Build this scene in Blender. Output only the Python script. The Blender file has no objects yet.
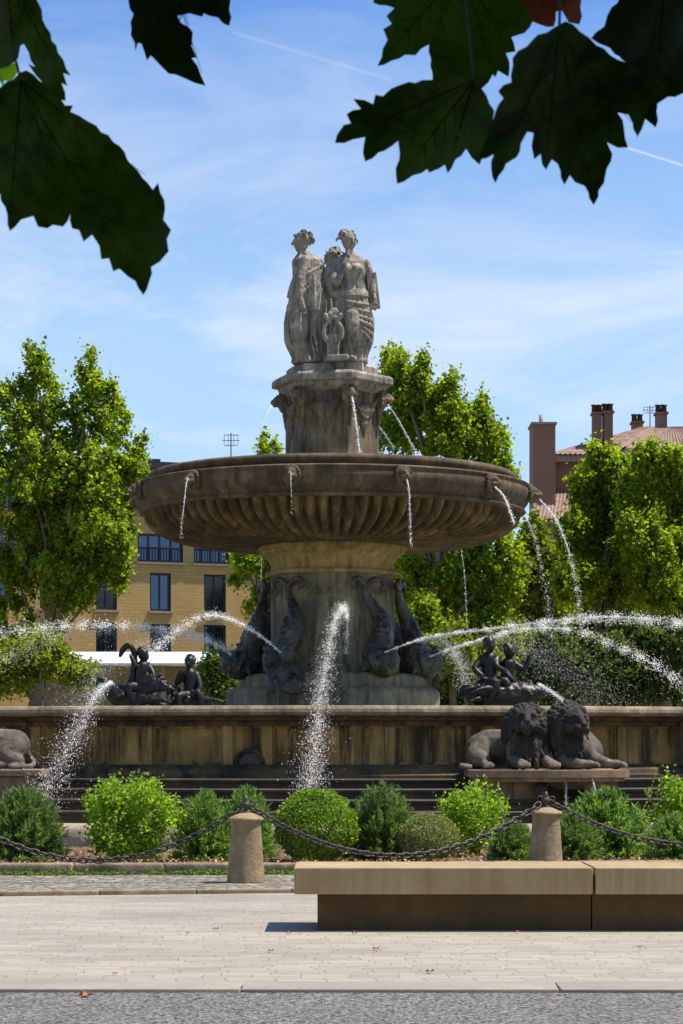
import bpy, bmesh, math, random
import numpy as np
from mathutils import Vector, Matrix, Euler, noise
random.seed(7); RNG = np.random.default_rng(7)
R = math.radians
SC = bpy.context.scene; COL = SC.collection
EXPO = 0.40
SKYT = (.60,1.04,1.70,1)
F = 2279.0; CH = 1.46; YH = 745.0          # focal length in px, eye height, horizon row
def at(px, py, Y): return Vector(((px-341.5)/F*Y, Y, CH+(YH-py)/F*Y))
def zat(py, Y): return CH+(YH-py)/F*Y
FX, FY = -0.19, 46.0                         # fountain axis

# ---------------------------------------------------------------- objects
def tag(o, label=None, cat=None, group=None, kind=None):
    if label: o['label'] = label
    if cat: o['category'] = cat
    if group: o['group'] = group
    if kind: o['kind'] = kind
    return o
def empty(name, loc, label, cat, group=None, rz=0):
    o = bpy.data.objects.new(name, None); COL.objects.link(o)
    o.location = loc; o.rotation_euler = (0, 0, rz); o.empty_display_size = .2
    return tag(o, label, cat, group)
def children(o): return [c for c in bpy.data.objects if c.parent == o]
def copy_tree(o, parent=None):
    c = o.copy(); COL.objects.link(c)
    if parent: c.parent = parent
    for ch in children(o): copy_tree(ch, c)
    return c
def link_mesh(name, me, mat, parent=None, loc=None, smooth=False):
    if mat: me.materials.append(mat)
    if smooth: me.polygons.foreach_set('use_smooth', [True]*len(me.polygons))
    o = bpy.data.objects.new(name, me); COL.objects.link(o)
    if parent: o.parent = parent
    if loc is not None: o.location = loc
    return o

class MB:
    def __init__(s): s.v = []; s.f = []; s.M = Matrix.Identity(4)
    def add(s, vs, fs):
        b = len(s.v); M = s.M
        s.v += [M @ Vector(p) for p in vs]; s.f += [tuple(b+i for i in f) for f in fs]
    def box(s, c, d, rz=0, taper=1.0, rot=None):
        hx, hy, hz = d[0]/2, d[1]/2, d[2]/2
        vs = []
        for z in (-1, 1):
            t = taper if z > 0 else 1
            for x, y in ((-1,-1),(1,-1),(1,1),(-1,1)): vs.append(Vector((x*hx*t, y*hy*t, z*hz)))
        m = (rot if rot else Matrix.Rotation(rz, 4, 'Z'))
        s.add([Vector(c)+(m @ p) for p in vs], [(3,2,1,0),(4,5,6,7),(0,1,5,4),(1,2,6,5),(2,3,7,6),(3,0,4,7)])
    def bbox(s, c, d, b=.01, rz=0):
        bm = bmesh.new(); bmesh.ops.create_cube(bm, size=1)
        bmesh.ops.scale(bm, vec=d, verts=bm.verts)
        bmesh.ops.bevel(bm, geom=bm.edges[:], offset=b, segments=2, affect='EDGES', profile=.6)
        m = Matrix.Translation(c) @ Matrix.Rotation(rz, 4, 'Z'); bm.verts.index_update()
        s.add([m @ v.co for v in bm.verts], [[v.index for v in f.verts] for f in bm.faces]); bm.free()
    def lathe(s, prof, n=96, c=(0,0), fn=None, a0=0, a1=2*math.pi, close=False):
        full = abs(a1-a0-2*math.pi) < 1e-6; m = n if full else n+1; vs = []; fs = []
        for (r, z) in prof:
            for i in range(m):
                a = a0+(a1-a0)*i/n; rr, zz = (r, z) if fn is None else fn(r, z, a)
                vs.append((c[0]+rr*math.sin(a), c[1]-rr*math.cos(a), zz))
        k = len(prof)
        for j in range(k-1):
            for i in range(n):
                i2 = (i+1) % m; fs.append((j*m+i, j*m+i2, (j+1)*m+i2, (j+1)*m+i))
        if close:
            fs.append(tuple(range(m))[::-1]); fs.append(tuple((k-1)*m+i for i in range(m)))
        s.add(vs, fs)
    def tube(s, pts, rad, n=8, caps=True, sq=None):
        pts = [Vector(p) for p in pts]
        if not hasattr(rad, '__len__'): rad = [rad]*len(pts)
        vs = []; fs = []; pu = None
        for i, p in enumerate(pts):
            t = (pts[min(i+1, len(pts)-1)]-pts[max(i-1, 0)])
            t = t.normalized() if t.length > 1e-9 else Vector((0,0,1))
            if pu is None: u = t.cross(Vector((0,0,1)) if abs(t.z) < .9 else Vector((1,0,0))).normalized()
            else:
                u = pu - t*pu.dot(t); u = u.normalized() if u.length > 1e-6 else t.orthogonal().normalized()
            pu = u; w = t.cross(u)
            for k in range(n):
                a = 2*math.pi*k/n
                vs.append(p+(u*math.cos(a)*(sq if sq else 1)+w*math.sin(a))*rad[i])
        for i in range(len(pts)-1):
            for k in range(n):
                k2 = (k+1) % n; fs.append((i*n+k, i*n+k2, (i+1)*n+k2, (i+1)*n+k))
        if caps:
            fs.append(tuple(range(n))[::-1]); fs.append(tuple((len(pts)-1)*n+k for k in range(n)))
        s.add(vs, fs)
    def ell(s, c, r, rot=(0,0,0), nu=16, nv=10):
        if not hasattr(r, '__len__'): r = (r, r, r)
        m = Matrix.Translation(c) @ Euler([R(a) for a in rot]).to_matrix().to_4x4()
        vs = [m @ Vector((0,0,-r[2]))]
        for j in range(1, nv):
            ph = -math.pi/2+math.pi*j/nv
            for i in range(nu):
                a = 2*math.pi*i/nu
                vs.append(m @ Vector((r[0]*math.cos(ph)*math.cos(a), r[1]*math.cos(ph)*math.sin(a), r[2]*math.sin(ph))))
        vs.append(m @ Vector((0,0,r[2]))); fs = []
        for i in range(nu): fs.append((0, 1+(i+1) % nu, 1+i))
        for j in range(nv-2):
            for i in range(nu):
                i2 = (i+1) % nu; a = 1+j*nu; fs.append((a+i, a+i2, a+nu+i2, a+nu+i))
        L = len(vs)-1; a = 1+(nv-2)*nu
        for i in range(nu): fs.append((a+i, a+(i+1) % nu, L))
        s.add(vs, fs)
    def chain(s, pts, rad, n=12, sub=4):
        """smooth tapered limb with round ends"""
        P = [Vector(p) for p in pts]; q = []; rr = []
        for i in range(len(P)-1):
            p0 = P[max(i-1,0)]; p1 = P[i]; p2 = P[i+1]; p3 = P[min(i+2, len(P)-1)]
            for k in range(sub):
                t = k/sub
                q.append(.5*((2*p1)+(p2-p0)*t+(2*p0-5*p1+4*p2-p3)*t*t+(3*p1-p0-3*p2+p3)*t**3)); rr.append(rad[i]*(1-t)+rad[i+1]*t)
        q.append(P[-1]); rr.append(rad[-1])
        s.tube(q, rr, n); s.ell(q[0], rr[0], nu=n, nv=8); s.ell(q[-1], rr[-1], nu=n, nv=8)
    def loft(s, rings, n=72, sub=8, fold=None):
        """rings: (cx, cy, z, a, b, foldamp)"""
        vs = []; fs = []; rows = []
        for i in range(len(rings)-1):
            A = rings[i]; B = rings[i+1]
            for k in range(sub):
                t = k/sub; t2 = t*t*(3-2*t)*.5+t*.5
                rows.append([A[j]*(1-t2)+B[j]*t2 for j in range(6)])
        rows.append(list(rings[-1]))
        for (cx, cy, z, a, b, fa) in rows:
            for i in range(n):
                th = 2*math.pi*i/n; d = fold(th, z)*fa if fold else 0
                vs.append((cx+(a+d)*math.sin(th), cy-(b+d)*math.cos(th), z))
        for j in range(len(rows)-1):
            for i in range(n):
                i2 = (i+1) % n; fs.append((j*n+i, j*n+i2, (j+1)*n+i2, (j+1)*n+i))
        fs.append(tuple(range(n))[::-1]); fs.append(tuple((len(rows)-1)*n+i for i in range(n)))
        s.add(vs, fs)
    def mesh(s, name, off=Vector((0,0,0))):
        me = bpy.data.meshes.new(name)
        me.from_pydata([v-off for v in s.v], [], s.f); me.update(); return me
    def build(s, name, mat, parent=None, smooth=False, origin=None):
        """vertices are in world space; parent is an unrotated Empty"""
        if parent is not None:
            off = Vector(parent.location)
            if parent.parent is not None: off = off+parent.parent.location
            return link_mesh(name, s.mesh(name, off), mat, parent, None, smooth)
        off = Vector(origin) if origin is not None else Vector((0,0,0))
        return link_mesh(name, s.mesh(name, off), mat, None, off, smooth)
    def sculpt(s, name, mat, parent=None, voxel=.02, smooth=3, rough=0, rs=6, origin=None, local=False):
        """fuse all closed shapes into one continuous skin"""
        off = Vector((0,0,0))
        if not local and parent is not None: off = Vector(parent.location)
        if not local and parent is None and origin is not None: off = Vector(origin)
        tmp = bpy.data.objects.new('tmp', s.mesh('tmp', off)); COL.objects.link(tmp)
        m = tmp.modifiers.new('r', 'REMESH'); m.mode = 'VOXEL'; m.voxel_size = voxel
        if smooth:
            m2 = tmp.modifiers.new('s', 'SMOOTH'); m2.factor = .5; m2.iterations = smooth
        dg = bpy.context.evaluated_depsgraph_get(); dg.update()
        me = bpy.data.meshes.new_from_object(tmp.evaluated_get(dg)); bpy.data.objects.remove(tmp)
        me.name = name
        if rough:
            me.update()
            for v, nrm in zip(me.vertices, [x.vector.copy() for x in me.vertex_normals]):
                v.co += nrm*rough*(noise.noise(v.co*rs)+.5*noise.noise(v.co*rs*2.3))
        return link_mesh(name, me, mat, parent, off if (parent is None and origin is not None) else None, True)

def inst(name, bv, bf, C, S, mat, parent=None, origin=None, up=0.0, rots=None, aniso=None, rng=RNG):
    """many small copies of a tiny shape in one mesh, each turned at random. C (N,3), S (N,)"""
    N = len(C); bv = np.array(bv, float); k = len(bv)
    if rots is None:
        nrm = rng.normal(size=(N,3)); nrm[:,2] = nrm[:,2]+up
        nrm /= np.linalg.norm(nrm, axis=1)[:,None]+1e-9
        t = rng.normal(size=(N,3)); t -= (t*nrm).sum(1)[:,None]*nrm; t /= np.linalg.norm(t, axis=1)[:,None]+1e-9
        b = np.cross(nrm, t); rots = np.stack([t, b, nrm], axis=2)
    V = np.einsum('nij,kj->nki', rots, bv)*np.asarray(S)[:,None,None]+np.asarray(C)[:,None,:]
    off = np.array(parent.location if parent is not None else (origin if origin is not None else (0,0,0)))
    V = V.reshape(-1,3)-off
    L = [len(f) for f in bf]; flat = np.concatenate([np.array(f) for f in bf])
    FI = (flat[None,:]+(np.arange(N)*k)[:,None]).reshape(-1)
    me = bpy.data.meshes.new(name); me.vertices.add(len(V)); me.vertices.foreach_set('co', V.ravel().astype(np.float32))
    me.loops.add(len(FI)); me.loops.foreach_set('vertex_index', FI.astype(np.int32))
    tot = np.tile(np.array(L), N); st = np.concatenate([[0], np.cumsum(tot)[:-1]])
    me.polygons.add(len(tot)); me.polygons.foreach_set('loop_start', st.astype(np.int32))
    me.update(calc_edges=True); me.validate()
    return link_mesh(name, me, mat, parent, None if parent is not None else off)
KITE = ([(0,0,0),(.42,.38,.07),(.1,1,0),(-.42,.42,.07)], [(0,1,2,3)])
LOBED = ([(0,0,0),(.5,.12,.1),(.38,.5,.05),(0,1,-.06),(-.4,.55,.05),(-.5,.15,.1)], [(0,1,2,3),(0,3,4,5)])
NEEDLE = ([(-.06,0,0),(.06,0,0),(.035,1,.06),(-.035,1,.06)], [(0,1,2,3)])
OCTA = ([(1,0,0),(-1,0,0),(0,1,0),(0,-1,0),(0,0,1),(0,0,-1)], [(0,2,4),(2,1,4),(1,3,4),(3,0,4),(2,0,5),(1,2,5),(3,1,5),(0,3,5)])

# ---------------------------------------------------------------- materials
class NT:
    def __init__(s, name):
        s.m = bpy.data.materials.new(name); s.m.use_nodes = True; s.t = s.m.node_tree; s.t.nodes.clear()
        s.out = s.n('ShaderNodeOutputMaterial')
    def n(s, typ, **k):
        x = s.t.nodes.new(typ)
        for a, b in k.items(): setattr(x, a, b)
        return x
    def l(s, a, b): s.t.links.new(a, b)
def coords(T, scale=(1,1,1), kind='Object'):
    tc = T.n('ShaderNodeTexCoord'); mp = T.n('ShaderNodeMapping'); mp.inputs['Scale'].default_value = scale
    T.l(tc.outputs[kind], mp.inputs['Vector']); return mp.outputs['Vector']
def nz(T, vec, scale, detail=6, rough=.6):
    x = T.n('ShaderNodeTexNoise'); x.inputs['Scale'].default_value = scale
    x.inputs['Detail'].default_value = detail; x.inputs['Roughness'].default_value = rough
    T.l(vec, x.inputs['Vector']); return x.outputs['Fac']
def ramp(T, fac, stops):
    x = T.n('ShaderNodeValToRGB'); e = x.color_ramp.elements
    while len(e) < len(stops): e.new(.5)
    for i, (p, c) in enumerate(stops):
        e[i].position = p; e[i].color = (*c, 1) if hasattr(c, '__len__') else (c, c, c, 1)
    T.l(fac, x.inputs['Fac']); return x.outputs['Color']
def mixc(T, fac, a, b, mode='MIX'):
    x = T.n('ShaderNodeMix', data_type='RGBA', blend_type=mode)
    if hasattr(fac, 'links'): T.l(fac, x.inputs[0])
    else: x.inputs[0].default_value = fac
    for k, s in ((a, 6), (b, 7)):
        if hasattr(k, 'links'): T.l(k, x.inputs[s])
        else: x.inputs[s].default_value = (*k, 1)
    return x.outputs[2]
def bsdf(T, col, rough=.8, bump=None, bs=.3, bd=.02, metal=0, spec=.5, **k):
    p = T.n('ShaderNodeBsdfPrincipled'); p.inputs['Roughness'].default_value = rough if not hasattr(rough,'links') else .5
    if hasattr(rough,'links'): T.l(rough, p.inputs['Roughness'])
    p.inputs['Metallic'].default_value = metal; p.inputs['Specular IOR Level'].default_value = spec
    if hasattr(col, 'links'): T.l(col, p.inputs['Base Color'])
    else: p.inputs['Base Color'].default_value = (*col, 1)
    if bump is not None:
        b = T.n('ShaderNodeBump'); b.inputs['Strength'].default_value = bs; b.inputs['Distance'].default_value = bd
        T.l(bump, b.inputs['Height']); T.l(b.outputs['Normal'], p.inputs['Normal'])
    T.l(p.outputs[0], T.out.inputs['Surface']); return p
def stone(name, c1, c2, c3=None, scale=2.0, streak=0.0, sc=(.02,.015,.01), rough=.85, bs=.4, bd=.03, fine=30, streak_w=(.45,.62), sscale=(3,3,.35), gain=1.0):
    """weathered stone: blotches, fine grain and optional run-off streaks"""
    T = NT(name); v = coords(T)
    big = nz(T, v, scale, 8, .65)
    st = [(.3, c1), (.55, c2)] + ([(.72, c3)] if c3 else [])
    c = ramp(T, big, st)
    g = nz(T, v, fine, 4, .7); c = mixc(T, .35, c, ramp(T, g, [(.3, .35), (.7, 1.0)]), 'MULTIPLY')
    if streak:
        v2 = coords(T, sscale); s = nz(T, v2, 2.2, 7, .7)
        f = ramp(T, s, [(streak_w[0], 0.0), (streak_w[1], streak)])
        c = mixc(T, f, c, sc)
    c = mixc(T, 1.0, c, (1.06*gain,.96*gain,.76*gain), 'MULTIPLY')
    h = T.n('ShaderNodeMath', operation='ADD'); T.l(g, h.inputs[0]); T.l(big, h.inputs[1])
    bsdf(T, c, rough, h.outputs[0], bs, bd); return T.m
def plain(name, c, rough=.6, metal=0, spec=.5, var=.3, scale=8, bs=.2):
    T = NT(name); v = coords(T); f = nz(T, v, scale, 5)
    d = tuple(x*(1-var) for x in c); e = tuple(min(1, x*(1+var)) for x in c)
    bsdf(T, ramp(T, f, [(.3, d), (.7, e)]), rough, f, bs, .01, metal, spec); return T.m
def leafmat(name, dark, mid, light, trans=.45, tcol=None, rough=.5, spec=.3, nsc=.9):
    T = NT(name); g = T.n('ShaderNodeNewGeometry')
    v = coords(T); big = nz(T, v, nsc, 4)
    a = T.n('ShaderNodeMath', operation='MULTIPLY_ADD'); T.l(big, a.inputs[0]); a.inputs[1].default_value = .9
    b = T.n('ShaderNodeMath', operation='MULTIPLY'); T.l(g.outputs['Random Per Island'], b.inputs[0]); b.inputs[1].default_value = .55
    T.l(b.outputs[0], a.inputs[2])
    c = ramp(T, a.outputs[0], [(.3, dark), (.62, mid), (.95, light)])
    p = T.n('ShaderNodeBsdfPrincipled'); p.inputs['Roughness'].default_value = rough; p.inputs['Specular IOR Level'].default_value = spec
    T.l(c, p.inputs['Base Color'])
    t = T.n('ShaderNodeBsdfTranslucent'); tc = mixc(T, 1.0, c, tcol or (2.2,2.4,.7), 'MULTIPLY'); T.l(tc, t.inputs['Color'])
    m = T.n('ShaderNodeMixShader'); m.inputs[0].default_value = trans
    T.l(p.outputs[0], m.inputs[1]); T.l(t.outputs[0], m.inputs[2]); T.l(m.outputs[0], T.out.inputs['Surface']); return T.m

M = {}
M['paving'] = None
M['bowl'] = stone('weathered_bowl_stone', (.030,.017,.007), (.12,.070,.028), (.26,.165,.075), 1.6, .8, (.016,.010,.005), sscale=(2.5,2.5,.5), gain=1.3)
M['rim'] = stone('weathered_rim_stone', (.035,.024,.013), (.10,.068,.036), (.20,.145,.085), 2.2, .6, (.014,.010,.006), gain=1.35)
M['column'] = stone('column_stone', (.20,.14,.055), (.34,.25,.11), (.44,.35,.18), 1.5, .6, (.06,.042,.02), gain=1.35)
M['shaft'] = stone('shaft_stone', (.10,.085,.06), (.22,.19,.135), (.34,.30,.22), 1.6, .7, (.028,.023,.016), gain=1.25)
M['block'] = stone('block_stone', (.09,.07,.05), (.24,.185,.12), (.42,.34,.23), 2.0, .85, (.03,.026,.022), streak_w=(.42,.6))
M['marble'] = stone('weathered_marble', (.12,.115,.115), (.33,.31,.29), (.55,.53,.50), 2.6, .9, (.035,.034,.036), bs=.6, fine=18, streak_w=(.46,.68), sscale=(4,4,.8), gain=1.12)
M['basin'] = stone('basin_stone', (.025,.017,.008), (.085,.058,.024), (.20,.14,.06), 1.1, .92, (.010,.007,.004), streak_w=(.46,.62), sscale=(1.6,1.6,.25), gain=1.5)
M['panel'] = stone('basin_panel_stone', (.07,.045,.014), (.22,.145,.05), (.40,.28,.11), .9, .9, (.014,.010,.005), streak_w=(.46,.60), sscale=(1.9,1.9,.18), gain=1.8)
M['coping'] = stone('coping_stone', (.16,.13,.09), (.30,.25,.18), (.45,.38,.28), 2.5, .6, (.04,.03,.02))
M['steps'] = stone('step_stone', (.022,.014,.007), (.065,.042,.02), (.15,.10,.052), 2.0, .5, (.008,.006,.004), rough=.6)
M['plinth'] = stone('lion_plinth_stone', (.20,.13,.09), (.34,.24,.17), (.44,.34,.25), 2.4, .4, (.06,.045,.03))
M['lion'] = stone('lion_stone', (.05,.042,.034), (.12,.105,.088), (.24,.21,.18), 3.0, .6, (.022,.02,.018), bs=.6, fine=22, gain=1.35)
M['mane'] = stone('lion_mane_stone', (.020,.018,.014), (.055,.048,.036), (.13,.115,.09), 3.5, .7, (.010,.010,.009), bs=.4, fine=22, gain=.8)
M['bronze'] = plain('dark_bronze', (.015,.0105,.0065), .45, .35, .5, .7, 9, .5)
M['dolphin'] = stone('dolphin_bronze', (.028,.024,.018), (.085,.075,.058), (.20,.18,.145), 4, .6, (.012,.010,.008), rough=.36, bs=.6)
M['iron'] = plain('rusty_iron', (.085,.068,.055), .55, .5, .5, .6, 26)
M['kerb'] = stone('kerb_stone', (.16,.12,.08), (.30,.24,.17), (.42,.36,.27), 3, .3)
M['edging'] = stone('edging_stone', (.38,.32,.24), (.52,.46,.36), (.62,.56,.46), 3, .2, (.1,.08,.05), gain=.75)
M['bollard'] = stone('bollard_stone', (.24,.18,.11), (.37,.29,.19), (.50,.41,.29), 5, .35, (.14,.10,.07), bs=.5)
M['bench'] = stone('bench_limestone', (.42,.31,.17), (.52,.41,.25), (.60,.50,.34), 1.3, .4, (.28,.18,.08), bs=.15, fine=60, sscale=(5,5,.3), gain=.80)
M['benchbase'] = stone('shaded_bench_base_stone', (.07,.042,.016), (.10,.062,.024), (.14,.09,.038), 1.6, .3, (.04,.025,.01), bs=.2, fine=50)  # base colour darkened to carry the shadow under the seat slabs
M['bark'] = stone('bark', (.12,.10,.06), (.26,.22,.15), (.38,.34,.25), 3, .3, (.06,.05,.03), sscale=(4,4,1))
M['plaster'] = stone('rose_plaster', (.24,.145,.105), (.30,.185,.135), (.36,.23,.17), .5, .3, (.2,.12,.09), bs=.1, sscale=(.4,.4,.1))
M['stack'] = stone('chimney_brick', (.20,.115,.085), (.28,.17,.13), (.36,.23,.18), 1.2, .3, (.1,.06,.05))
M['white'] = plain('white_canopy_paint', (.80,.80,.80), .4, var=.05)
M['tan'] = stone('tan_wall', (.26,.22,.13), (.32,.27,.17), (.36,.31,.2), .6, .2, (.15,.13,.08), bs=.1)
M['frame'] = plain('dark_window_frame', (.02,.018,.016), .4)
M['sill'] = plain('concrete_sill', (.34,.28,.2), .8, var=.15)
M['reveal'] = plain('window_reveal', (.20,.14,.08), .8, var=.1)
M['curtain'] = plain('pale_curtain', (.35,.36,.4), .9, var=.2)
def glass():
    T = NT('window_glass'); p = T.n('ShaderNodeBsdfPrincipled')
    p.inputs['Base Color'].default_value = (.012,.02,.035,1); p.inputs['Roughness'].default_value = .04
    g = T.n('ShaderNodeBsdfGlossy'); g.inputs['Roughness'].default_value = .03; g.inputs['Color'].default_value = (.11,.18,.32,1)
    m = T.n('ShaderNodeMixShader'); m.inputs[0].default_value = .40
    T.l(p.outputs[0], m.inputs[1]); T.l(g.outputs[0], m.inputs[2]); T.l(m.outputs[0], T.out.inputs['Surface']); return T.m
M['glass'] = glass()
M['darkglass'] = plain('dark_pane', (.012,.016,.022), .08, 0, .6, .3)
def water_drop():
    T = NT('spray_water'); p = T.n('ShaderNodeBsdfPrincipled')
    p.inputs['Base Color'].default_value = (.60,.575,.54,1); p.inputs['Roughness'].default_value = .08
    t = T.n('ShaderNodeBsdfTranslucent'); t.inputs['Color'].default_value = (.60,.575,.54,1)
    m = T.n('ShaderNodeAddShader'); T.l(p.outputs[0], m.inputs[0]); T.l(t.outputs[0], m.inputs[1])
    T.l(m.outputs[0], T.out.inputs['Surface']); return T.m
M['drop'] = water_drop()
def stream():
    T = NT('stream_water'); v = coords(T, (8,8,2)); f = nz(T, v, 9, 4)
    p = T.n('ShaderNodeBsdfPrincipled'); p.inputs['Base Color'].default_value = (.8,.86,.92,1); p.inputs['Roughness'].default_value = .1
    t = T.n('ShaderNodeBsdfTransparent'); m = T.n('ShaderNodeMixShader')
    T.l(ramp(T, f, [(.38, .75), (.62, .15)]), m.inputs[0])
    T.l(p.outputs[0], m.inputs[1]); T.l(t.outputs[0], m.inputs[2]); T.l(m.outputs[0], T.out.inputs['Surface']); return T.m
M['stream'] = stream()
def pool():
    T = NT('basin_water'); v = coords(T); f = nz(T, v, 6, 4)
    bsdf(T, (.20,.22,.15), .08, f, .6, .05); return T.m
M['pool'] = pool()

def two(T):
    """object x,z as a 2-D vector for wall patterns"""
    tc = T.n('ShaderNodeTexCoord'); s = T.n('ShaderNodeSeparateXYZ'); c = T.n('ShaderNodeCombineXYZ')
    T.l(tc.outputs['Object'], s.inputs[0]); T.l(s.outputs['X'], c.inputs['X']); T.l(s.outputs['Z'], c.inputs['Y']); return c.outputs[0]
def bricktex(T, v, c1, c2, mo, w, h, ms, off=.5, scale=1.0):
    b = T.n('ShaderNodeTexBrick'); T.l(v, b.inputs['Vector']); b.offset = off
    b.inputs['Color1'].default_value = (*c1,1); b.inputs['Color2'].default_value = (*c2,1); b.inputs['Mortar'].default_value = (*mo,1)
    b.inputs['Scale'].default_value = scale; b.inputs['Mortar Size'].default_value = ms; b.inputs['Brick Width'].default_value = w; b.inputs['Row Height'].default_value = h
    b.inputs['Mortar Smooth'].default_value = .2; b.inputs['Bias'].default_value = 0; return b
def brickwall():
    T = NT('ochre_brick'); v = two(T)
    b = bricktex(T, v, (.56,.36,.125), (.50,.315,.105), (.42,.27,.09), .42, .13, .012)
    f = nz(T, coords(T), .7, 5); c = mixc(T, .5, b.outputs['Color'], ramp(T, f, [(.3,.72),(.7,1.0)]), 'MULTIPLY')
    bsdf(T, c, .9, b.outputs['Fac'], -.2, .02); return T.m
M['brick'] = brickwall()
def rooftile():
    T = NT('terracotta_tiles'); v = coords(T); f = nz(T, v, 5, 5, .7); g = nz(T, v, .8, 3)
    c = ramp(T, f, [(.3, (.16,.085,.06)), (.5, (.30,.18,.13)), (.7, (.46,.33,.26))])
    c = mixc(T, .5, c, ramp(T, g, [(.35,.6),(.65,1.0)]), 'MULTIPLY'); bsdf(T, c, .85, f, .3, .02); return T.m
M['tile'] = rooftile()
def paving():
    T = NT('limestone_setts'); tc = T.n('ShaderNodeTexCoord')
    w = T.n('ShaderNodeMapping'); w.inputs['Rotation'].default_value = (0,0,R(-1.0)); T.l(tc.outputs['Object'], w.inputs['Vector'])
    # slightly wandering joints
    nv = T.n('ShaderNodeTexNoise'); nv.inputs['Scale'].default_value = 2.5; T.l(w.outputs[0], nv.inputs['Vector'])
    ad = T.n('ShaderNodeMix', data_type='RGBA', blend_type='LINEAR_LIGHT'); ad.inputs[0].default_value = .006
    sp = T.n('ShaderNodeSeparateXYZ'); T.l(w.outputs[0], sp.inputs[0])
    dv = T.n('ShaderNodeMath', operation='DIVIDE'); T.l(sp.outputs['Y'], dv.inputs[0]); dv.inputs[1].default_value = .105
    fl = T.n('ShaderNodeMath', operation='FLOOR'); T.l(dv.outputs[0], fl.inputs[0])
    wh = T.n('ShaderNodeTexWhiteNoise', noise_dimensions='1D'); T.l(fl.outputs[0], wh.inputs['W'])
    xa = T.n('ShaderNodeMath', operation='ADD'); T.l(sp.outputs['X'], xa.inputs[0]); T.l(wh.outputs['Value'], xa.inputs[1])
    cb = T.n('ShaderNodeCombineXYZ'); T.l(xa.outputs[0], cb.inputs['X']); T.l(sp.outputs['Y'], cb.inputs['Y'])
    T.l(cb.outputs[0], ad.inputs[6]); T.l(nv.outputs['Color'], ad.inputs[7]); v = ad.outputs[2]
    b = bricktex(T, v, (.42,.365,.285), (.33,.28,.205), (.20,.165,.11), .31, .105, .005)
    big = nz(T, coords(T, (.5,1,1)), .9, 7, .65); sm = nz(T, coords(T), 14, 5, .7)
    c = mixc(T, .8, b.outputs['Color'], ramp(T, big, [(.34,.66),(.5,.9),(.64,1.0)]), 'MULTIPLY')
    c = mixc(T, .35, c, ramp(T, sm, [(.3,.62),(.6,1.0)]), 'MULTIPLY')
    c = mixc(T, ramp(T, nz(T, coords(T,(.25,1.6,1)), 1.3, 4), [(.52,0.0),(.7,.4)]), c, (.37,.28,.20))
    h = mixc(T, .3, b.outputs['Fac'], sm)
    bsdf(T, c, .8, b.outputs['Fac'], -.35, .006); return T.m
M['paving'] = paving()
def asphalt():
    T = NT('chip_asphalt'); v = coords(T)
    vo = T.n('ShaderNodeTexVoronoi'); vo.inputs['Scale'].default_value = 62; T.l(v, vo.inputs['Vector'])
    s = T.n('ShaderNodeSeparateColor'); T.l(vo.outputs['Color'], s.inputs[0])
    c = ramp(T, s.outputs[0], [(.15, (.05,.047,.042)), (.45, (.20,.195,.18)), (.8, (.34,.33,.30))])
    e = ramp(T, vo.outputs['Distance'], [(.35, 1.0), (.75, .25)]); c = mixc(T, .8, c, e, 'MULTIPLY')
    big = nz(T, v, 1.2, 5); c = mixc(T, .5, c, ramp(T, big, [(.3,.7),(.7,1.0)]), 'MULTIPLY')
    pit = ramp(T, nz(T, v, 34, 3, .6), [(.36,.22),(.46,1.0)]); c = mixc(T, 1.0, c, pit, 'MULTIPLY'); c = mixc(T, 1.0, c, (1.0,.93,.82), 'MULTIPLY'); bsdf(T, c, .8, vo.outputs['Distance'], -.8, .01); return T.m
M['asphalt'] = asphalt()
def cobble():
    T = NT('cobbles'); v = coords(T, (1,1.3,1))
    vo = T.n('ShaderNodeTexVoronoi', feature='DISTANCE_TO_EDGE'); vo.inputs['Scale'].default_value = 7.5; T.l(v, vo.inputs['Vector'])
    vc = T.n('ShaderNodeTexVoronoi'); vc.inputs['Scale'].default_value = 7.5; T.l(v, vc.inputs['Vector'])
    s = T.n('ShaderNodeSeparateColor'); T.l(vc.outputs['Color'], s.inputs[0])
    c = ramp(T, s.outputs[0], [(.1,(.19,.16,.11)),(.5,(.29,.25,.18)),(.9,(.40,.35,.26))])
    c = mixc(T, ramp(T, vo.outputs['Distance'], [(.02,1.0),(.1,0.0)]), c, (.09,.08,.05))
    bsdf(T, c, .85, ramp(T, vo.outputs['Distance'], [(0,0.0),(.25,1.0)]), .9, .04); return T.m
M['cobble'] = cobble()
M['slab'] = stone('kerb_slab_limestone', (.33,.315,.30), (.40,.385,.365), (.47,.455,.43), 1.5, .2, (.3,.25,.2), bs=.2, fine=40, gain=.8)
M['soil'] = stone('mulch_soil', (.13,.075,.035), (.26,.16,.085), (.40,.27,.16), 7, 0, bs=.9, bd=.06, fine=45)
M['gravel'] = stone('fine_gravel', (.18,.15,.11), (.26,.22,.17), (.34,.30,.24), 4, 0, bs=.4)
M['earth'] = stone('park_ground', (.12,.11,.06), (.20,.17,.10), (.27,.23,.15), .3, 0)
M['chip'] = leafmat('bark_chip', (.16,.08,.025), (.32,.19,.07), (.46,.32,.15), .0)
M['deadleaf'] = plain('orange_dead_leaf', (.42,.14,.03), .6)
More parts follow.
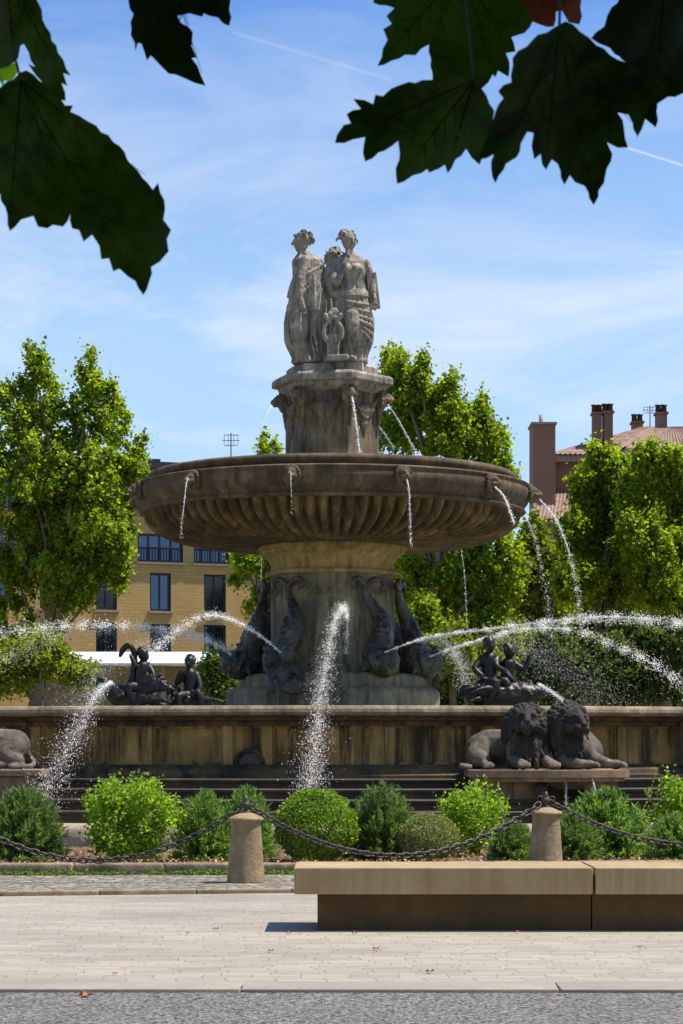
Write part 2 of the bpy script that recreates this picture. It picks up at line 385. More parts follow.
# ================================================================ camera, sun, sky
cam = bpy.data.cameras.new('camera'); co = bpy.data.objects.new('camera', cam); COL.objects.link(co)
co.location = (0, 0, CH); co.rotation_euler = (R(90), 0, 0)
cam.sensor_fit = 'HORIZONTAL'; cam.sensor_width = 36; cam.lens = F/683*36; cam.shift_y = (YH-512)/683
cam.clip_start = .1; cam.clip_end = 2000
cam.dof.use_dof = True; cam.dof.focus_distance = 40; cam.dof.aperture_fstop = 42
SC.camera = co
TS = Vector((.42, .01, .90)).normalized()
sun = bpy.data.lights.new('sun', 'SUN'); sun.energy = 5.0; sun.angle = R(.5); sun.color = (1, .945, .86)
so = bpy.data.objects.new('sun', sun); COL.objects.link(so); so.location = (20, -10, 40)
so.rotation_euler = TS.to_track_quat('Z', 'Y').to_euler()
W = bpy.data.worlds.new('World'); SC.world = W; W.use_nodes = True; t = W.node_tree; t.nodes.clear()
def wn(typ, **k):
    x = t.nodes.new(typ)
    for a, b in k.items(): setattr(x, a, b)
    return x
sky = wn('ShaderNodeTexSky', sky_type='NISHITA'); sky.sun_disc = False
sky.sun_elevation = math.asin(TS.z); sky.sun_rotation = math.atan2(TS.x, TS.y); sky.altitude = 150
sky.air_density = 1.0; sky.dust_density = .7; sky.ozone_density = 1.6
tc = wn('ShaderNodeTexCoord')
def wmap(scale, rot):
    m = wn('ShaderNodeMapping'); m.inputs['Scale'].default_value = scale; m.inputs['Rotation'].default_value = rot
    t.links.new(tc.outputs['Generated'], m.inputs['Vector']); return m.outputs[0]
def wnoise(v, s, d, r, dist=0):
    n = wn('ShaderNodeTexNoise'); n.inputs['Scale'].default_value = s; n.inputs['Detail'].default_value = d; n.inputs['Roughness'].default_value = r
    n.inputs['Distortion'].default_value = dist; t.links.new(v, n.inputs['Vector']); return n.outputs['Fac']
def wramp(f, st):
    x = wn('ShaderNodeValToRGB'); e = x.color_ramp.elements
    while len(e) < len(st): e.new(.5)
    for i, (p, c) in enumerate(st): e[i].position = p; e[i].color = (c, c, c, 1)
    t.links.new(f, x.inputs[0]); return x.outputs[0]
def wmath(op, a, b):
    x = wn('ShaderNodeMath', operation=op)
    for i, k in enumerate((a, b)):
        if hasattr(k, 'links'): t.links.new(k, x.inputs[i])
        else: x.inputs[i].default_value = k
    return x.outputs[0]
wisps = wramp(wnoise(wmap((1,1,3.4), (0,R(9),0)), 5.2, 9, .62, .5), [(.46, 0.0), (.70, .75)])
veil = wramp(wnoise(wmap((1,1,2.2), (0,R(-6),0)), 2.6, 4, .5), [(.38, 0.0), (.72, .5)])
sz = wn('ShaderNodeSeparateXYZ'); t.links.new(tc.outputs['Generated'], sz.inputs[0])
low = wramp(sz.outputs['Z'], [(.0, .90), (.17, .54), (.31, .0)])
hz_ = wmath('MINIMUM', wmath('ADD', wmath('MULTIPLY', veil, .35), low), .92); cl = wmath('MULTIPLY', wisps, wramp(sz.outputs['Z'], [(.16, 1.1), (.31, .25)]))
def contrail(p, q, w, s):
    a = (at(*p, 1)-Vector((0,0,CH))).normalized(); b = (at(*q, 1)-Vector((0,0,CH))).normalized(); n = a.cross(b).normalized()
    mid = (a+b).normalized(); half = math.cos(a.angle(b)/2)
    def dot(v):
        d = wn('ShaderNodeVectorMath', operation='DOT_PRODUCT'); t.links.new(tc.outputs['Generated'], d.inputs[0]); d.inputs[1].default_value = v; return d.outputs['Value']
    line = wramp(wmath('MULTIPLY', wmath('ABSOLUTE', dot(n), 0), 250), [(0, s), (w*250, 0.0)])
    cap = wmath('GREATER_THAN', dot(mid), half); return wmath('MULTIPLY', line, cap)
cl = wmath('ADD', cl, contrail((232,32), (392,80), .0011, .13))
cl = wmath('ADD', cl, contrail((622,146), (760,190), .0008, .55))
cl = wmath('MINIMUM', cl, .9)
mx = wn('ShaderNodeMix', data_type='RGBA'); t.links.new(cl, mx.inputs[0]); tint = wn('ShaderNodeMix', data_type='RGBA', blend_type='MULTIPLY'); tint.inputs[0].default_value = 1; t.links.new(sky.outputs[0], tint.inputs[6]); tint.inputs[7].default_value = SKYT
hm = wn('ShaderNodeMix', data_type='RGBA'); t.links.new(hz_, hm.inputs[0]); t.links.new(tint.outputs[2], hm.inputs[6]); hm.inputs[7].default_value = (6.5, 8.6, 9.8, 1)
t.links.new(hm.outputs[2], mx.inputs[6]); mx.inputs[7].default_value = (8.4, 9.0, 9.9, 1)
bg = wn('ShaderNodeBackground'); bg.inputs['Strength'].default_value = .078; t.links.new(mx.outputs[2], bg.inputs['Color'])
wo = wn('ShaderNodeOutputWorld'); t.links.new(bg.outputs[0], wo.inputs['Surface'])
SC.view_settings.view_transform = 'Standard'; SC.view_settings.look = 'None'; SC.view_settings.gamma = 1; SC.view_settings.exposure = EXPO
SC.view_settings.use_curve_mapping = False
try: SC.cycles.max_bounces = 6; SC.cycles.transparent_max_bounces = 12
except Exception: pass

# ================================================================ ground
def sheet(name, pts, z, mat, depth=0):
    mb = MB(); n = len(pts)
    if depth:
        mb.add([(x, y, z-depth) for x, y in pts]+[(x, y, z) for x, y in pts], [tuple(range(n))[::-1], tuple(range(n, 2*n))]+[(i, (i+1) % n, n+(i+1) % n, n+i) for i in range(n)])
    else: mb.add([(x, y, z) for x, y in pts], [tuple(range(n))])
    return tag(mb.build(name, mat), kind='structure')
sheet('ground', [(-600,-200),(600,-200),(600,900),(-600,900)], -.06, M['earth'])
sheet('road', [(-40,-12),(40,-12),(40,13.215),(-40,13.815)], -.009, M['asphalt'])
# paving: front edge follows the slab kerb, back edge the cobbles
sheet('paving', [(-40,14.1),(40,13.5),(40,23.9),(3,22.95),(-.5,22.48),(-3.3,22.0),(-40,21.6)], 0, M['paving'], .05)
ks = empty('kerb', (0,13.5,0), None, None); ks['kind'] = 'structure'
random.seed(5); x = -9.7
while x < 9:
    L = random.choice((1.55, 1.7, 1.9)); mb = MB(); yc = 13.76-(x+L/2)*.0075
    mb.bbox((x+L/2, yc, -.045), (L-.012, .42, .11), .008, R(-.43)); mb.build('kerb_slab', M['slab'], ks, True); x += L
cob = [(-40,21.7),(-3.3,22.12),(-.5,22.6),(3,23.07),(40,24.0),(40,29.8),(4,26.6),(0,26.05),(-4,25.75),(-40,25.6)]
sheet('cobble_path', cob, -.004+.012, M['cobble'])
kb = empty('cobble_kerb', (0,22,0), None, None); kb['kind'] = 'structure'
def run(pts, w, z0, z1, seg, name, mat, parent, b=.015, jit=.006):
    for (a, c) in zip(pts[:-1], pts[1:]):
        A = Vector(a); B = Vector(c); n = max(1, round((B-A).length/seg)); ang = math.atan2(B.y-A.y, B.x-A.x)
        for i in range(n):
            p = A.lerp(B, (i+.5)/n); L = (B-A).length/n; mb = MB()
            mb.bbox((p.x, p.y+random.uniform(-jit,jit), (z0+z1)/2+random.uniform(-jit,jit)*.6), (L-.01, w, z1-z0), b, ang+random.uniform(-.004,.004))
            mb.build(name, mat, parent, True)
run([(-6.4,21.93),(-3.3,22.06),(-.5,22.54),(3,23.0),(6.5,23.15)], .13, -.05, .045, .9, 'kerb_stone', M['kerb'], kb)
pk = empty('planter_kerb', (0,25.6,0), None, None); pk['kind'] = 'structure'
run([(-6.5,25.55),(-3,25.55),(0,25.75),(3.5,26.15),(7,26.75)], .16, -.02, .135, 1.15, 'kerb_stone', M['kerb'], pk, .03)
# garden bed (uneven soil)
def bed():
    mb = MB(); nx, ny = 120, 40; vs = []; fs = []
    for j in range(ny+1):
        for i in range(nx+1):
            x = -9+18*i/nx; yf = 25.62+max(0,(x+3))*.1; y = yf+(30.9-yf)*j/ny
            vs.append((x, y, .085+.03*noise.noise(Vector((x*1.5,y*1.5,0)))+.02*noise.noise(Vector((x*7,y*7,3)))))
    for j in range(ny):
        for i in range(nx): a = j*(nx+1)+i; fs.append((a,a+1,a+nx+2,a+nx+1))
    mb.add(vs, fs); return tag(mb.build('garden_soil', M['soil'], None, True), kind='structure')
bed()
n = 9000; xs = RNG.uniform(-7,7,n); ys = 25.75+np.maximum(0,xs+3)*.1+RNG.random(n)**1.5*4.5
C = np.stack([xs, ys, np.full(n,.115)+RNG.uniform(-.01,.02,n)],1)
o = inst('bark_mulch', *KITE, C, RNG.uniform(.012,.04,n), M['chip'], up=1.6); tag(o, 'orange brown bark chips scattered over the bed', 'mulch', kind='stuff')
# low rounded stone edging ring behind the shrubs
er = empty('stone_edging', (FX,30.5,0), 'low pale rounded stone edging running behind the shrubs at the fountain foot', 'edging')
for k in range(-16,17):
    a0 = R(k*2.6-1.27); a1 = R(k*2.6+1.27); mb = MB()
    mb.lathe([(15.75,.05),(15.75,.30),(15.70,.365),(15.6,.40),(15.48,.40),(15.38,.365),(15.33,.3),(15.33,.05)], 6, (FX,FY), None, a0, a1)
    N = 7
    mb.f.append(tuple(i*N for i in range(8))); mb.f.append(tuple(i*N+N-1 for i in range(8))[::-1])
    mb.build('edging_stone', M['edging'], er, True)
mb = MB(); mb.lathe([(15.5,.11),(14.6,.11)], 120, (FX,FY)); tag(mb.build('gravel_path', M['gravel']), kind='structure')
# fallen leaves
lf = [(86,997,.05),(216,930,.03),(289,934,.03),(376,950,.03),(271,952,.025),(355,934,.03),(430,973,.035),(556,925,.05),(676,927,.04),(426,930,.03),(115,975,.02),(188,934,.02),(518,933,.025),(640,948,.02)]
for i, (px, py, s) in enumerate(lf):
    zg = -.009 if py > 992 else .003; Y = (CH-zg)*F/(py-YH); p = at(px, py, Y); mb = MB()
    q = [Vector((math.cos(a)*s*(1 if k%2 else .45), math.sin(a)*s*(1 if k%2 else .45), .008+.02*(k%3==0)*(s/.05))) for k, a in enumerate([j*2*math.pi/10 for j in range(10)])]
    mb.add([Vector((p.x,p.y,zg+.006))]+[Vector((p.x,p.y,zg+.004))+v for v in q], [(0,k+1,(k+1)%10+1) for k in range(10)])
    o = mb.build('fallen_leaf', M['deadleaf'], origin=(p.x,p.y,zg))
    LB = ['large orange fallen leaf on the dark road surface in front of the kerb','orange leaf on the paving near the bench shadow','small dead leaf just left of the bench foot','dry leaf on paving left of centre in front of the bench','tiny brown leaf on the open paving','orange leaf lying close in front of the bench base middle','reddish leaf near the slab kerb','orange leaf against the foot of the bench near its joint','orange leaf at the right edge against the bench foot','brown leaf touching the bench base shadow','tiny leaf near the left part of the slab kerb','tiny leaf on sunny paving left of the bench','small leaf in front of the bench right of centre','small brown leaf on the paving at far right']
    tag(o, LB[i], 'leaf', 'fallen leaves on the paving')
# weeds along the planter kerb
wx = []
for k in range(60):
    cx = random.uniform(-4.2,-.2); s = random.uniform(.04,.1)
    for j in range(30): wx.append((cx+random.gauss(0,s*1.3), 25.42+max(0,cx+3)*.07+random.gauss(0,.05), .02+abs(random.gauss(0,.015))))
M['weed'] = leafmat('weed_leaf', (.04,.08,.015), (.08,.14,.03), (.14,.2,.05))
tag(inst('weeds', *KITE, np.array(wx), RNG.uniform(.02,.05,len(wx)), M['weed'], up=.8), 'low green weeds in the cobbles along the planter kerb', 'weeds', kind='stuff')

# ================================================================ bench
bn = empty('stone_bench', (1.97,18.3,0), 'long pale limestone bench of two thick slabs on a recessed base coloured dark as in shade', 'bench')
z1, z0 = .50, .293
for (xa, xb) in ((-.371,1.965),(1.985,4.32),(4.34,6.6)):
    mb = MB(); mb.bbox(((xa+xb)/2, 18.29, (z0+z1)/2), (xb-xa, .98, z1-z0), .008); mb.build('seat_slab', M['bench'], bn)
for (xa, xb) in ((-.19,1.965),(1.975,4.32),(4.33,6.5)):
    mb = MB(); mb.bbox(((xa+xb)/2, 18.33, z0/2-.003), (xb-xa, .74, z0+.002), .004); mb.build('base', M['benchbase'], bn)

# ================================================================ bollards and chains
def bollard(x, Y, label):
    b = empty('stone_bollard', (x,Y,0), label, 'bollard', 'stone bollards holding the chains')
    mb = MB(); mb.lathe([(.0,0),(.2,0),(.202,.02),(.192,.12),(.172,.4),(.155,.645),(.158,.66)], 40, (x,Y), close=False); mb.build('shaft', M['bollard'], b, True)
    mb = MB(); mb.lathe([(.155,.650),(.178,.656),(.186,.668),(.186,.682),(.178,.694),(.13,.716),(.08,.738),(.05,.745),(0,.747)], 40, (x,Y)); mb.build('cap', M['bollard'], b, True)
    mb = MB(); mb.lathe([(.0,.74),(.05,.742),(.05,.755),(.028,.765),(.024,.79),(.045,.80),(.052,.825),(.045,.85),(.025,.865),(.03,.88),(.022,.90),(.008,.925),(0,.93)], 20, (x,Y))
    for s in (-1,1):
        mb.tube([(x+s*(.03+.035*(1-math.cos(a))/1), Y, .84+.03*math.sin(a)) for a in [k*2*math.pi/10 for k in range(11)]], .009, 6)
    mb.build('iron_finial', M['iron'], b, True)
    return b
B = [(at(-58,883,24.0).x,24.0),(at(246,883,24.1).x,24.1),(at(546,0,26.2).x,26.2),(at(850,0,27.6).x,27.6)]
for p, l in zip(B, ('stone bollard just beyond the left edge holding the left chain','squat tapered stone bollard on the cobbles left of the bench','squat tapered stone bollard standing behind the bench','stone bollard beyond the right edge holding the right chain')): bollard(*p, l)
def link(mb, p, t, flip, L=.112, r=.0105, w=.060):
    t = t.normalized(); u = t.cross(Vector((0,0,1))).normalized(); w2 = u.cross(t)
    d = u if flip else w2
    d = (u*math.cos(.6)+w2*math.sin(.6)) if flip else (u*-math.sin(.6)+w2*math.cos(.6))
    pts = []
    for k in range(13):
        a = 2*math.pi*k/12; c = math.cos(a); s = math.sin(a)
        pts.append(p+t*(math.copysign(abs(c)**.7, c)*L*.5)+d*(s*w*.5))
    mb.tube(pts, r, 6, False)
CHL = ['rusty iron chain sagging from the left bollard to the left edge of the photo','rusty iron chain sagging between the two stone bollards, dipping behind the bench end','rusty iron chain running from the bollard behind the bench to the right edge']
for i in range(3):
    A = Vector((*B[i],.84)); D = Vector((*B[i+1],.84)); mb = MB(); sag = (.60,.60,.56)[i]
    f = lambda s: A.lerp(D, s)+Vector((0,0,-4*sag*s*(1-s)))
    s = .02; k = 0
    while s < .985:
        p = f(s); tt = f(s+.001)-f(s-.001); link(mb, p, tt, k%2); s += .086/(tt.length/.002); k += 1
    tag(mb.build('iron_chain', M['iron'], None, True, origin=A), CHL[i], 'chain', 'iron chains between the bollards')
# ================================================================ fountain architecture
fo = empty('fountain', (FX,FY,0), 'monumental tiered stone fountain with wide fluted bowl on a column in a round basin', 'fountain')
OC = (FX,FY)
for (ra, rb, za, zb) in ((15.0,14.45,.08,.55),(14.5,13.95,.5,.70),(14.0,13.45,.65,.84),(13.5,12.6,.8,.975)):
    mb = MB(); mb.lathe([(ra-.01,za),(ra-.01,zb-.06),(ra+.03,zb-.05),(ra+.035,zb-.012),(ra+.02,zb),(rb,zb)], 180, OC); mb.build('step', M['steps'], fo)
# basin wall built of panelled bays
def bay(a):
    return a
mb = MB(); mb.lathe([(13.05,.97),(13.05,1.02),(13.0,1.045),(12.98,1.10),(12.92,1.13),(12.86,1.17),(12.82,1.175)], 240, OC); mb.build('base_moulding', M['basin'], fo, False)
mb = MB(); mb.lathe([(12.70,1.1),(12.70,1.80)], 240, OC); mb.build('wall', M['panel'], fo)
mb = MB(); mb.lathe([(12.84,1.74),(12.84,1.80),(12.90,1.82),(12.92,1.86),(12.98,1.88)], 240, OC); mb.build('upper_moulding', M['basin'], fo)
mb = MB(); mb.lathe([(12.98,1.88),(13.04,1.90),(13.06,1.94),(13.05,1.985),(13.02,2.02),(12.95,2.035),(12.5,2.035),(12.45,2.0),(12.45,1.2)], 240, OC); mb.build('coping', M['coping'], fo, False)
def arcbox(mb, r0, r1, z0, z1, a0, a1, n=4):
    vs = []
    for i in range(n+1):
        a = a0+(a1-a0)*i/n
        for (r, z) in ((r0,z0),(r1,z0),(r1,z1),(r0,z1)): vs.append((FX+r*math.sin(a), FY-r*math.cos(a), z))
    fs = [(0,1,2,3),(n*4+3,n*4+2,n*4+1,n*4)]
    for i in range(n):
        for k in range(4):
            k2 = (k+1)%4; fs.append((i*4+k, i*4+4+k, i*4+4+k2, i*4+k2))
    mb.add(vs, fs)
lo, hi = -36, 36; a = lo; k = 0
bays = []
while a < hi:
    w = (5.4, 2.6)[k % 2]; bays.append((a, a+w)); a += w; k += 1
for (a, b) in bays:
    mb = MB(); arcbox(mb, 12.65, 12.79, 1.16, 1.75, R(a-.32), R(a+.32)); mb.build('pilaster', M['panel'], fo)
    mb = MB()
    arcbox(mb, 12.66, 12.745, 1.17, 1.21, R(a+.34), R(b-.34)); arcbox(mb, 12.66, 12.745, 1.70, 1.745, R(a+.34), R(b-.34))
    arcbox(mb, 12.66, 12.745, 1.215, 1.695, R(a+.34), R(a+.46)); arcbox(mb, 12.66, 12.745, 1.215, 1.695, R(b-.46), R(b-.34))
    mb.build('panel_frame', M['panel'], fo)
# projecting pier at the right
for A0 in (24.3, -43):
    mb = MB()
    for s in (0, 1.75): arcbox(mb, 12.7, 13.08, 1.0, 1.86, R(A0+s), R(A0+s+1.2))
    arcbox(mb, 12.7, 13.2, 1.86, 2.045, R(A0-.25), R(A0+3.2)); arcbox(mb, 12.7, 13.16, .96, 1.06, R(A0-.15), R(A0+3.1))
    mb.build('pier', M['coping'], fo)
# round headed outlet in the wall near x=250
an = math.asin((at(250,0,33.3).x-FX)/12.78); cx = FX+12.76*math.sin(an); cy = FY-12.76*math.cos(an)
mb = MB(); pts = [(cx+.20*math.cos(t_), cy-.03, 1.18+.20*math.sin(t_)) for t_ in [math.pi*k/16 for k in range(17)]]; mb.tube(pts, .035, 8); mb.build('outlet_arch', M['basin'], fo, True)
mb = MB(); mb.add([(cx, cy-.012, 1.18)]+[(cx+.17*math.cos(math.pi*k/16), cy-.012, 1.18+.17*math.sin(math.pi*k/16)) for k in range(17)], [(0,k+1,k+2) for k in range(16)]); mb.build('outlet', M['iron'], fo)
mb = MB(); mb.lathe([(12.5,1.86),(1.0,1.86)], 96, OC); tag(mb.build('water', M['pool']), kind='structure')
# pedestal under the column
OFF = R(19.5)
def hexr(p=1.0, n=6, off=OFF, rnd=.0):
    """scales a radius to a polygon with its vertices at off + k*60 degrees"""
    def g(a):
        s = 2*math.pi/n; d = ((a-off+s/2) % s)-s/2          # angle from nearest vertex
        r = math.cos(s/2)/math.cos(s/2-abs(d)); return r*(1-rnd)+rnd*.95
    return g
def hx(rnd=0):
    g = hexr(rnd=rnd); return lambda r, z, a: (r*g(a), z)
mb = MB(); mb.lathe([(2.25,1.7),(2.25,2.50),(2.2,2.56),(2.12,2.60),(1.95,2.60)], 96, OC, hx(.35)); mb.build('pedestal_step', M['shaft'], fo)
mb = MB(); mb.lathe([(1.98,2.59),(1.98,2.82),(1.93,2.86),(1.82,2.88),(1.3,2.88)], 96, OC, hx(.35)); mb.build('pedestal', M['shaft'], fo)
mb = MB(); mb.lathe([(1.42,2.87),(1.42,3.0),(1.36,3.05),(1.30,3.1),(1.29,4.82),(1.31,4.86)], 120, OC, hx(.4)); mb.build('column_shaft', M['shaft'], fo)
mb = MB(); mb.lathe([(1.31,4.85),(1.37,4.87),(1.39,4.91),(1.36,4.95),(1.30,4.965),(1.30,5.05),(1.31,5.10),(1.35,5.18),(1.42,5.25),(1.50,5.29),(1.53,5.30),(1.53,5.36),(1.58,5.37),(1.58,5.45)], 120, OC, hx(.45)); mb.build('column_cornice', M['column'], fo)
# relief foliage around the shaft
for k in range(6):
    am = OFF+R(30)+k*R(60); c_ = Vector((FX+1.2*math.sin(am), FY-1.2*math.cos(am), 0)); u = Vector((math.cos(am), math.sin(am), 0)); mb = MB()
    for s in (-1,1):
        mb.tube([c_+u*(s*(.05+.2*i/8))+Vector((0,0,4.45+.12*math.sin(i/8*3.2)))+Vector((math.sin(am),-math.cos(am),0))*.03 for i in range(9)], [.03-.002*i for i in range(9)], 6)
    mb.build('relief_scroll', M['shaft'], fo, True)
# the fluted bowl
NG = 90
def flute(r, z, a):
    t_ = (z-5.44)/(6.08-5.44); t_ = max(0, min(1, t_)); amp = .22*min(1, t_*5+.25)*min(1, (1.02-t_)*9)*(.45+.55*(r/3.8))
    g = abs(math.sin(a*NG/2+.3))**.85
    return (r-amp*(1-g), z+amp*(1-g)*.55)
prof = []
for i in range(26):
    t_ = i/25; ph = t_*math.pi/2
    r = 1.5+2.30*math.sin(ph)**.92; z = 5.43+.66*(1-math.cos(ph)**1.0)**1.25; prof.append((r, z))
mb = MB(); mb.lathe(prof, NG*10, OC, flute); mb.build('fluted_bowl', M['bowl'], fo, True)
mb = MB(); mb.lathe([(3.70,6.085),(3.80,6.08),(3.88,6.10),(3.90,6.13),(3.87,6.16),(3.84,6.17),(3.87,6.21),(3.94,6.30),(3.99,6.42),(3.99,6.52),(3.96,6.58),(3.98,6.60),(4.0,6.625),(3.98,6.65),(3.92,6.665),(3.70,6.67),(3.62,6.66)], 200, OC); mb.build('bowl_rim', M['rim'], fo, True)
mb = MB(); mb.lathe([(3.63,6.60),(3.64,6.70),(3.70,6.75),(3.72,6.80),(3.70,6.86),(3.64,6.89),(3.5,6.89),(3.4,6.84),(3.3,6.6),(1.0,6.45)], 200, OC); mb.build('inner_lip', M['rim'], fo, True)
mb = MB(); mb.lathe([(3.4,6.78),(.9,6.78)], 96, OC); mb.build('bowl_water', M['pool'], fo)
# upper block carrying the statues
mb = MB(); mb.lathe([(1.14,6.70),(1.14,6.96),(1.10,7.0),(1.03,7.05),(1.0,7.08),(.99,7.12)], 96, OC, hx(0)); mb.build('block_base', M['block'], fo)
mb = MB(); mb.lathe([(.985,7.11),(.97,7.2),(.97,8.45),(1.0,8.52)], 96, OC, hx(0)); mb.build('block_body', M['block'], fo)
mb = MB(); mb.lathe([(.98,8.50),(1.04,8.53),(1.10,8.58),(1.13,8.64),(1.14,8.66),(1.24,8.68),(1.26,8.70),(1.26,8.80),(1.23,8.84),(1.19,8.86),(.9,8.87)], 96, OC, hx(0)); mb.build('block_cornice', M['marble'], fo)
mb = MB(); mb.lathe([(.97,8.865),(.97,9.02),(.94,9.05),(.7,9.06),(.0,9.06)], 48, OC, hx(.3)); mb.build('statue_base', M['marble'], fo)
mb = MB(); mb.box((FX-.28,FY-.75,8.94),(.6,.35,.14),R(8)); mb.box((FX+.36,FY-.72,8.96),(.55,.3,.16),R(-12)); mb.build('base_blocks', M['marble'], fo)
# swags, drops and cup reliefs on each face
for k in range(6):
    am = OFF+R(30)+k*R(60); rf = .97*math.cos(R(30))
    n_ = Vector((math.sin(am), -math.cos(am), 0)); u = Vector((math.cos(am), math.sin(am), 0)); c_ = Vector((FX,FY,0))+n_*rf
    mb = MB()
    for q in range(3):
        mb.tube([c_+u*(s*(.42-.03*q))+Vector((0,0,8.42-(.22+.11*q)*(1-s*s)))+n_*.03 for s in [i/10 for i in range(-10,11)]], [.028+.018*(1-abs(i)/10) for i in range(-10,11)], 8)
    q_ = math.degrees(am); mb.ell(c_+Vector((0,0,8.12)), (.25,.07,.17), (0,0,q_)); mb.ell(c_+Vector((0,0,7.9)), (.14,.05,.16), (0,0,q_)); mb.chain([c_+n_*.02+Vector((0,0,7.85)), c_+Vector((0,0,7.6))], [.06,.02], 8)
    for q in range(-3,4): mb.chain([c_+u*.02*q+n_*.05+Vector((0,0,7.98)), c_+u*.075*q+n_*.06+Vector((0,0,8.26-.012*q*q))], [.014,.022], 6, 2)
    for s in (-1,1): mb.chain([c_+u*s*.42+n_*.03+Vector((0,0,8.38)), c_+u*s*.43+n_*.02+Vector((0,0,8.1)), c_+u*s*.42+Vector((0,0,7.8))], [.06,.05,.02], 8)
    o = mb.sculpt('garland', M['block'], fo, .02, 2, .012, 14)

# ---- lion heads (spout masks and the big lions share one head shape)
def lion_head(mb, k=1.0, mane=True, seed=3, open_=0):
    """faces -Y, centred on the skull"""
    S = Matrix.Scale(k, 4); M0 = mb.M.copy(); mb.M = M0 @ S; rnd = random.Random(seed)
    mb.ell((0,-.02,.04), (.165,.18,.17)); mb.ell((0,-.20,-.05), (.105,.135,.085)); mb.ell((0,-.15,-.13), (.07,.09,.05))
    mb.chain([(0,-.08,.15),(0,-.20,.07),(0,-.29,.0)], [.07,.052,.042], 10)
    mb.ell((0,-.315,.005), (.045,.028,.028)); mb.ell((0,-.21,-.15), (.045,.05,.045))
    for s in (-1,1):
        mb.ell((s*.045,-.27,-.055), (.05,.055,.045)); mb.ell((s*.11,-.10,-.05), (.075,.09,.085))
        mb.chain([(s*.025,-.175,.10),(s*.07,-.165,.115),(s*.12,-.11,.08)], [.03,.032,.022], 8)
        mb.ell((s*.067,-.165,.062), .022); mb.ell((s*.155,.0,.17), (.05,.03,.055)); mb.ell((s*.155,-.02,.165), (.025,.02,.03))
    if mane:
        mb.ell((0,.14,-.02), (.25,.19,.29)); mb.ell((0,.12,-.30), (.26,.20,.30)); mb.ell((0,.02,-.34), (.17,.14,.24))
        for ring, (rx, rz, y0, ln) in enumerate(((.155,.165,-.03,.20),(.20,.22,.03,.26),(.235,.265,.10,.30),(.25,.28,.18,.30))):
            n = 20+3*ring
            for i in range(n):
                a = 2*math.pi*(i+.5*ring)/n+rnd.uniform(-.06,.06); sx = math.sin(a); cz = math.cos(a)
                if cz < -.55: continue
                L = ln*rnd.uniform(.85,1.2); x = rx*sx; z = rz*cz; w_ = rnd.uniform(-.02,.02)
                mb.chain([(x,y0,z),(x+sx*.07,y0+.03,z+cz*.03-.03),(x+sx*.08+w_,y0+.07,z-L*.55),(x+sx*.05+w_*2,y0+.05,z-L)], [.022,.034,.030,.010], 7, 3)
        for i in range(54):                     # long strands down the chest
            x = rnd.uniform(-.24,.24); z = rnd.uniform(-.50,-.12); y = -.10*math.cos(x*6)+.02+.16*(-.12-z)*.3; L = rnd.uniform(.14,.24); w_ = rnd.uniform(-.03,.03)
            if abs(x) < .1 and z > -.2: z = -.22
            mb.chain([(x*.8,y+.02,z+.03),(x*.95+w_,y-.03,z-L*.4),(x+w_*.3,y-.005,z-L)], [.018,.028,.009], 7, 3)
    mb.M = M0
mb = MB(); lion_head(mb, .62, False); mb.ell((0,.06,0), (.15,.1,.16))
for i in range(16):
    a = 2*math.pi*i/16; mb.chain([(.08*math.sin(a),.03,.09*math.cos(a)),(.15*math.sin(a),.0,.16*math.cos(a)),(.18*math.sin(a+.2),.05,.19*math.cos(a+.2))], [.03,.035,.015], 6, 3)
mb.box((0,.12,0), (.26,.16,.30))
mask0 = mb.sculpt('lion_mask', M['rim'], None, .016, 1, local=True)
def place_part(o, parent, loc, rz, sc=1, first=False):
    c = o if first else o.copy()
    if not first: COL.objects.link(c)
    c.parent = parent; c.location = loc; c.rotation_euler = (0,0,rz); c.scale = (sc,)*3; return c
for k in range(12):
    a = R(-10.5+30*k); place_part(mask0, fo, (4.04*math.sin(a), -4.04*math.cos(a), 6.45), a, 1.0, k == 0)
mb = MB(); lion_head(mb, .55, False); mb.ell((0,.06,-.02), (.14,.12,.18))
for i in range(14):
    a = 2*math.pi*i/14; mb.chain([(.07*math.sin(a),.03,.08*math.cos(a)),(.13*math.sin(a),.0,.15*math.cos(a)),(.15*math.sin(a+.2),.06,.2*math.cos(a+.2)-.03)], [.03,.03,.012], 6, 3)
mask1 = mb.sculpt('corner_mask', M['block'], None, .016, 1, local=True)
for k in range(6):
    a = OFF+R(60*k); place_part(mask1, fo, (1.06*math.sin(a), -1.06*math.cos(a), 8.42), a, 1.15, k == 0)

# ---- platform carrying the pair of lions
pf = at(547,770,31.6); px0 = at(469,0,31.8).x; px1 = at(629,0,31.8).x; zt = 1.11
mb = MB()
def lobe(r0, r1, z0, z1, x0, x1, ov):
    pts = []
    for i in range(17):
        t_ = i/16; x = x0+(x1-x0)*t_; y = 31.75-.38*math.sin(math.pi*t_)**.7-ov; pts.append((x, y))
    n = len(pts); vs = [(x,y,z0) for x,y in pts]+[(x,y,z1) for x,y in pts]+[(x0,33.6,z0),(x1,33.6,z0),(x0,33.6,z1),(x1,33.6,z1)]
    fs = [(i,i+1,n+i+1,n+i) for i in range(n-1)]+[tuple(range(n))[::-1]+(2*n,2*n+1), tuple(range(n,2*n))+(2*n+3,2*n+2), (0,n,2*n+2,2*n),(n-1,2*n+1,2*n+3,2*n-1)]
    return vs, fs
mb.add(*lobe(0,0,zt-.10,zt,px0,px1,0)); mb.build('lion_platform', M['plinth'], fo)
mb = MB(); mb.add(*lobe(0,0,zt-.16,zt-.102,px0+.06,px1-.06,-.06)); mb.build('platform_moulding', M['plinth'], fo)
mb = MB(); w = px1-px0
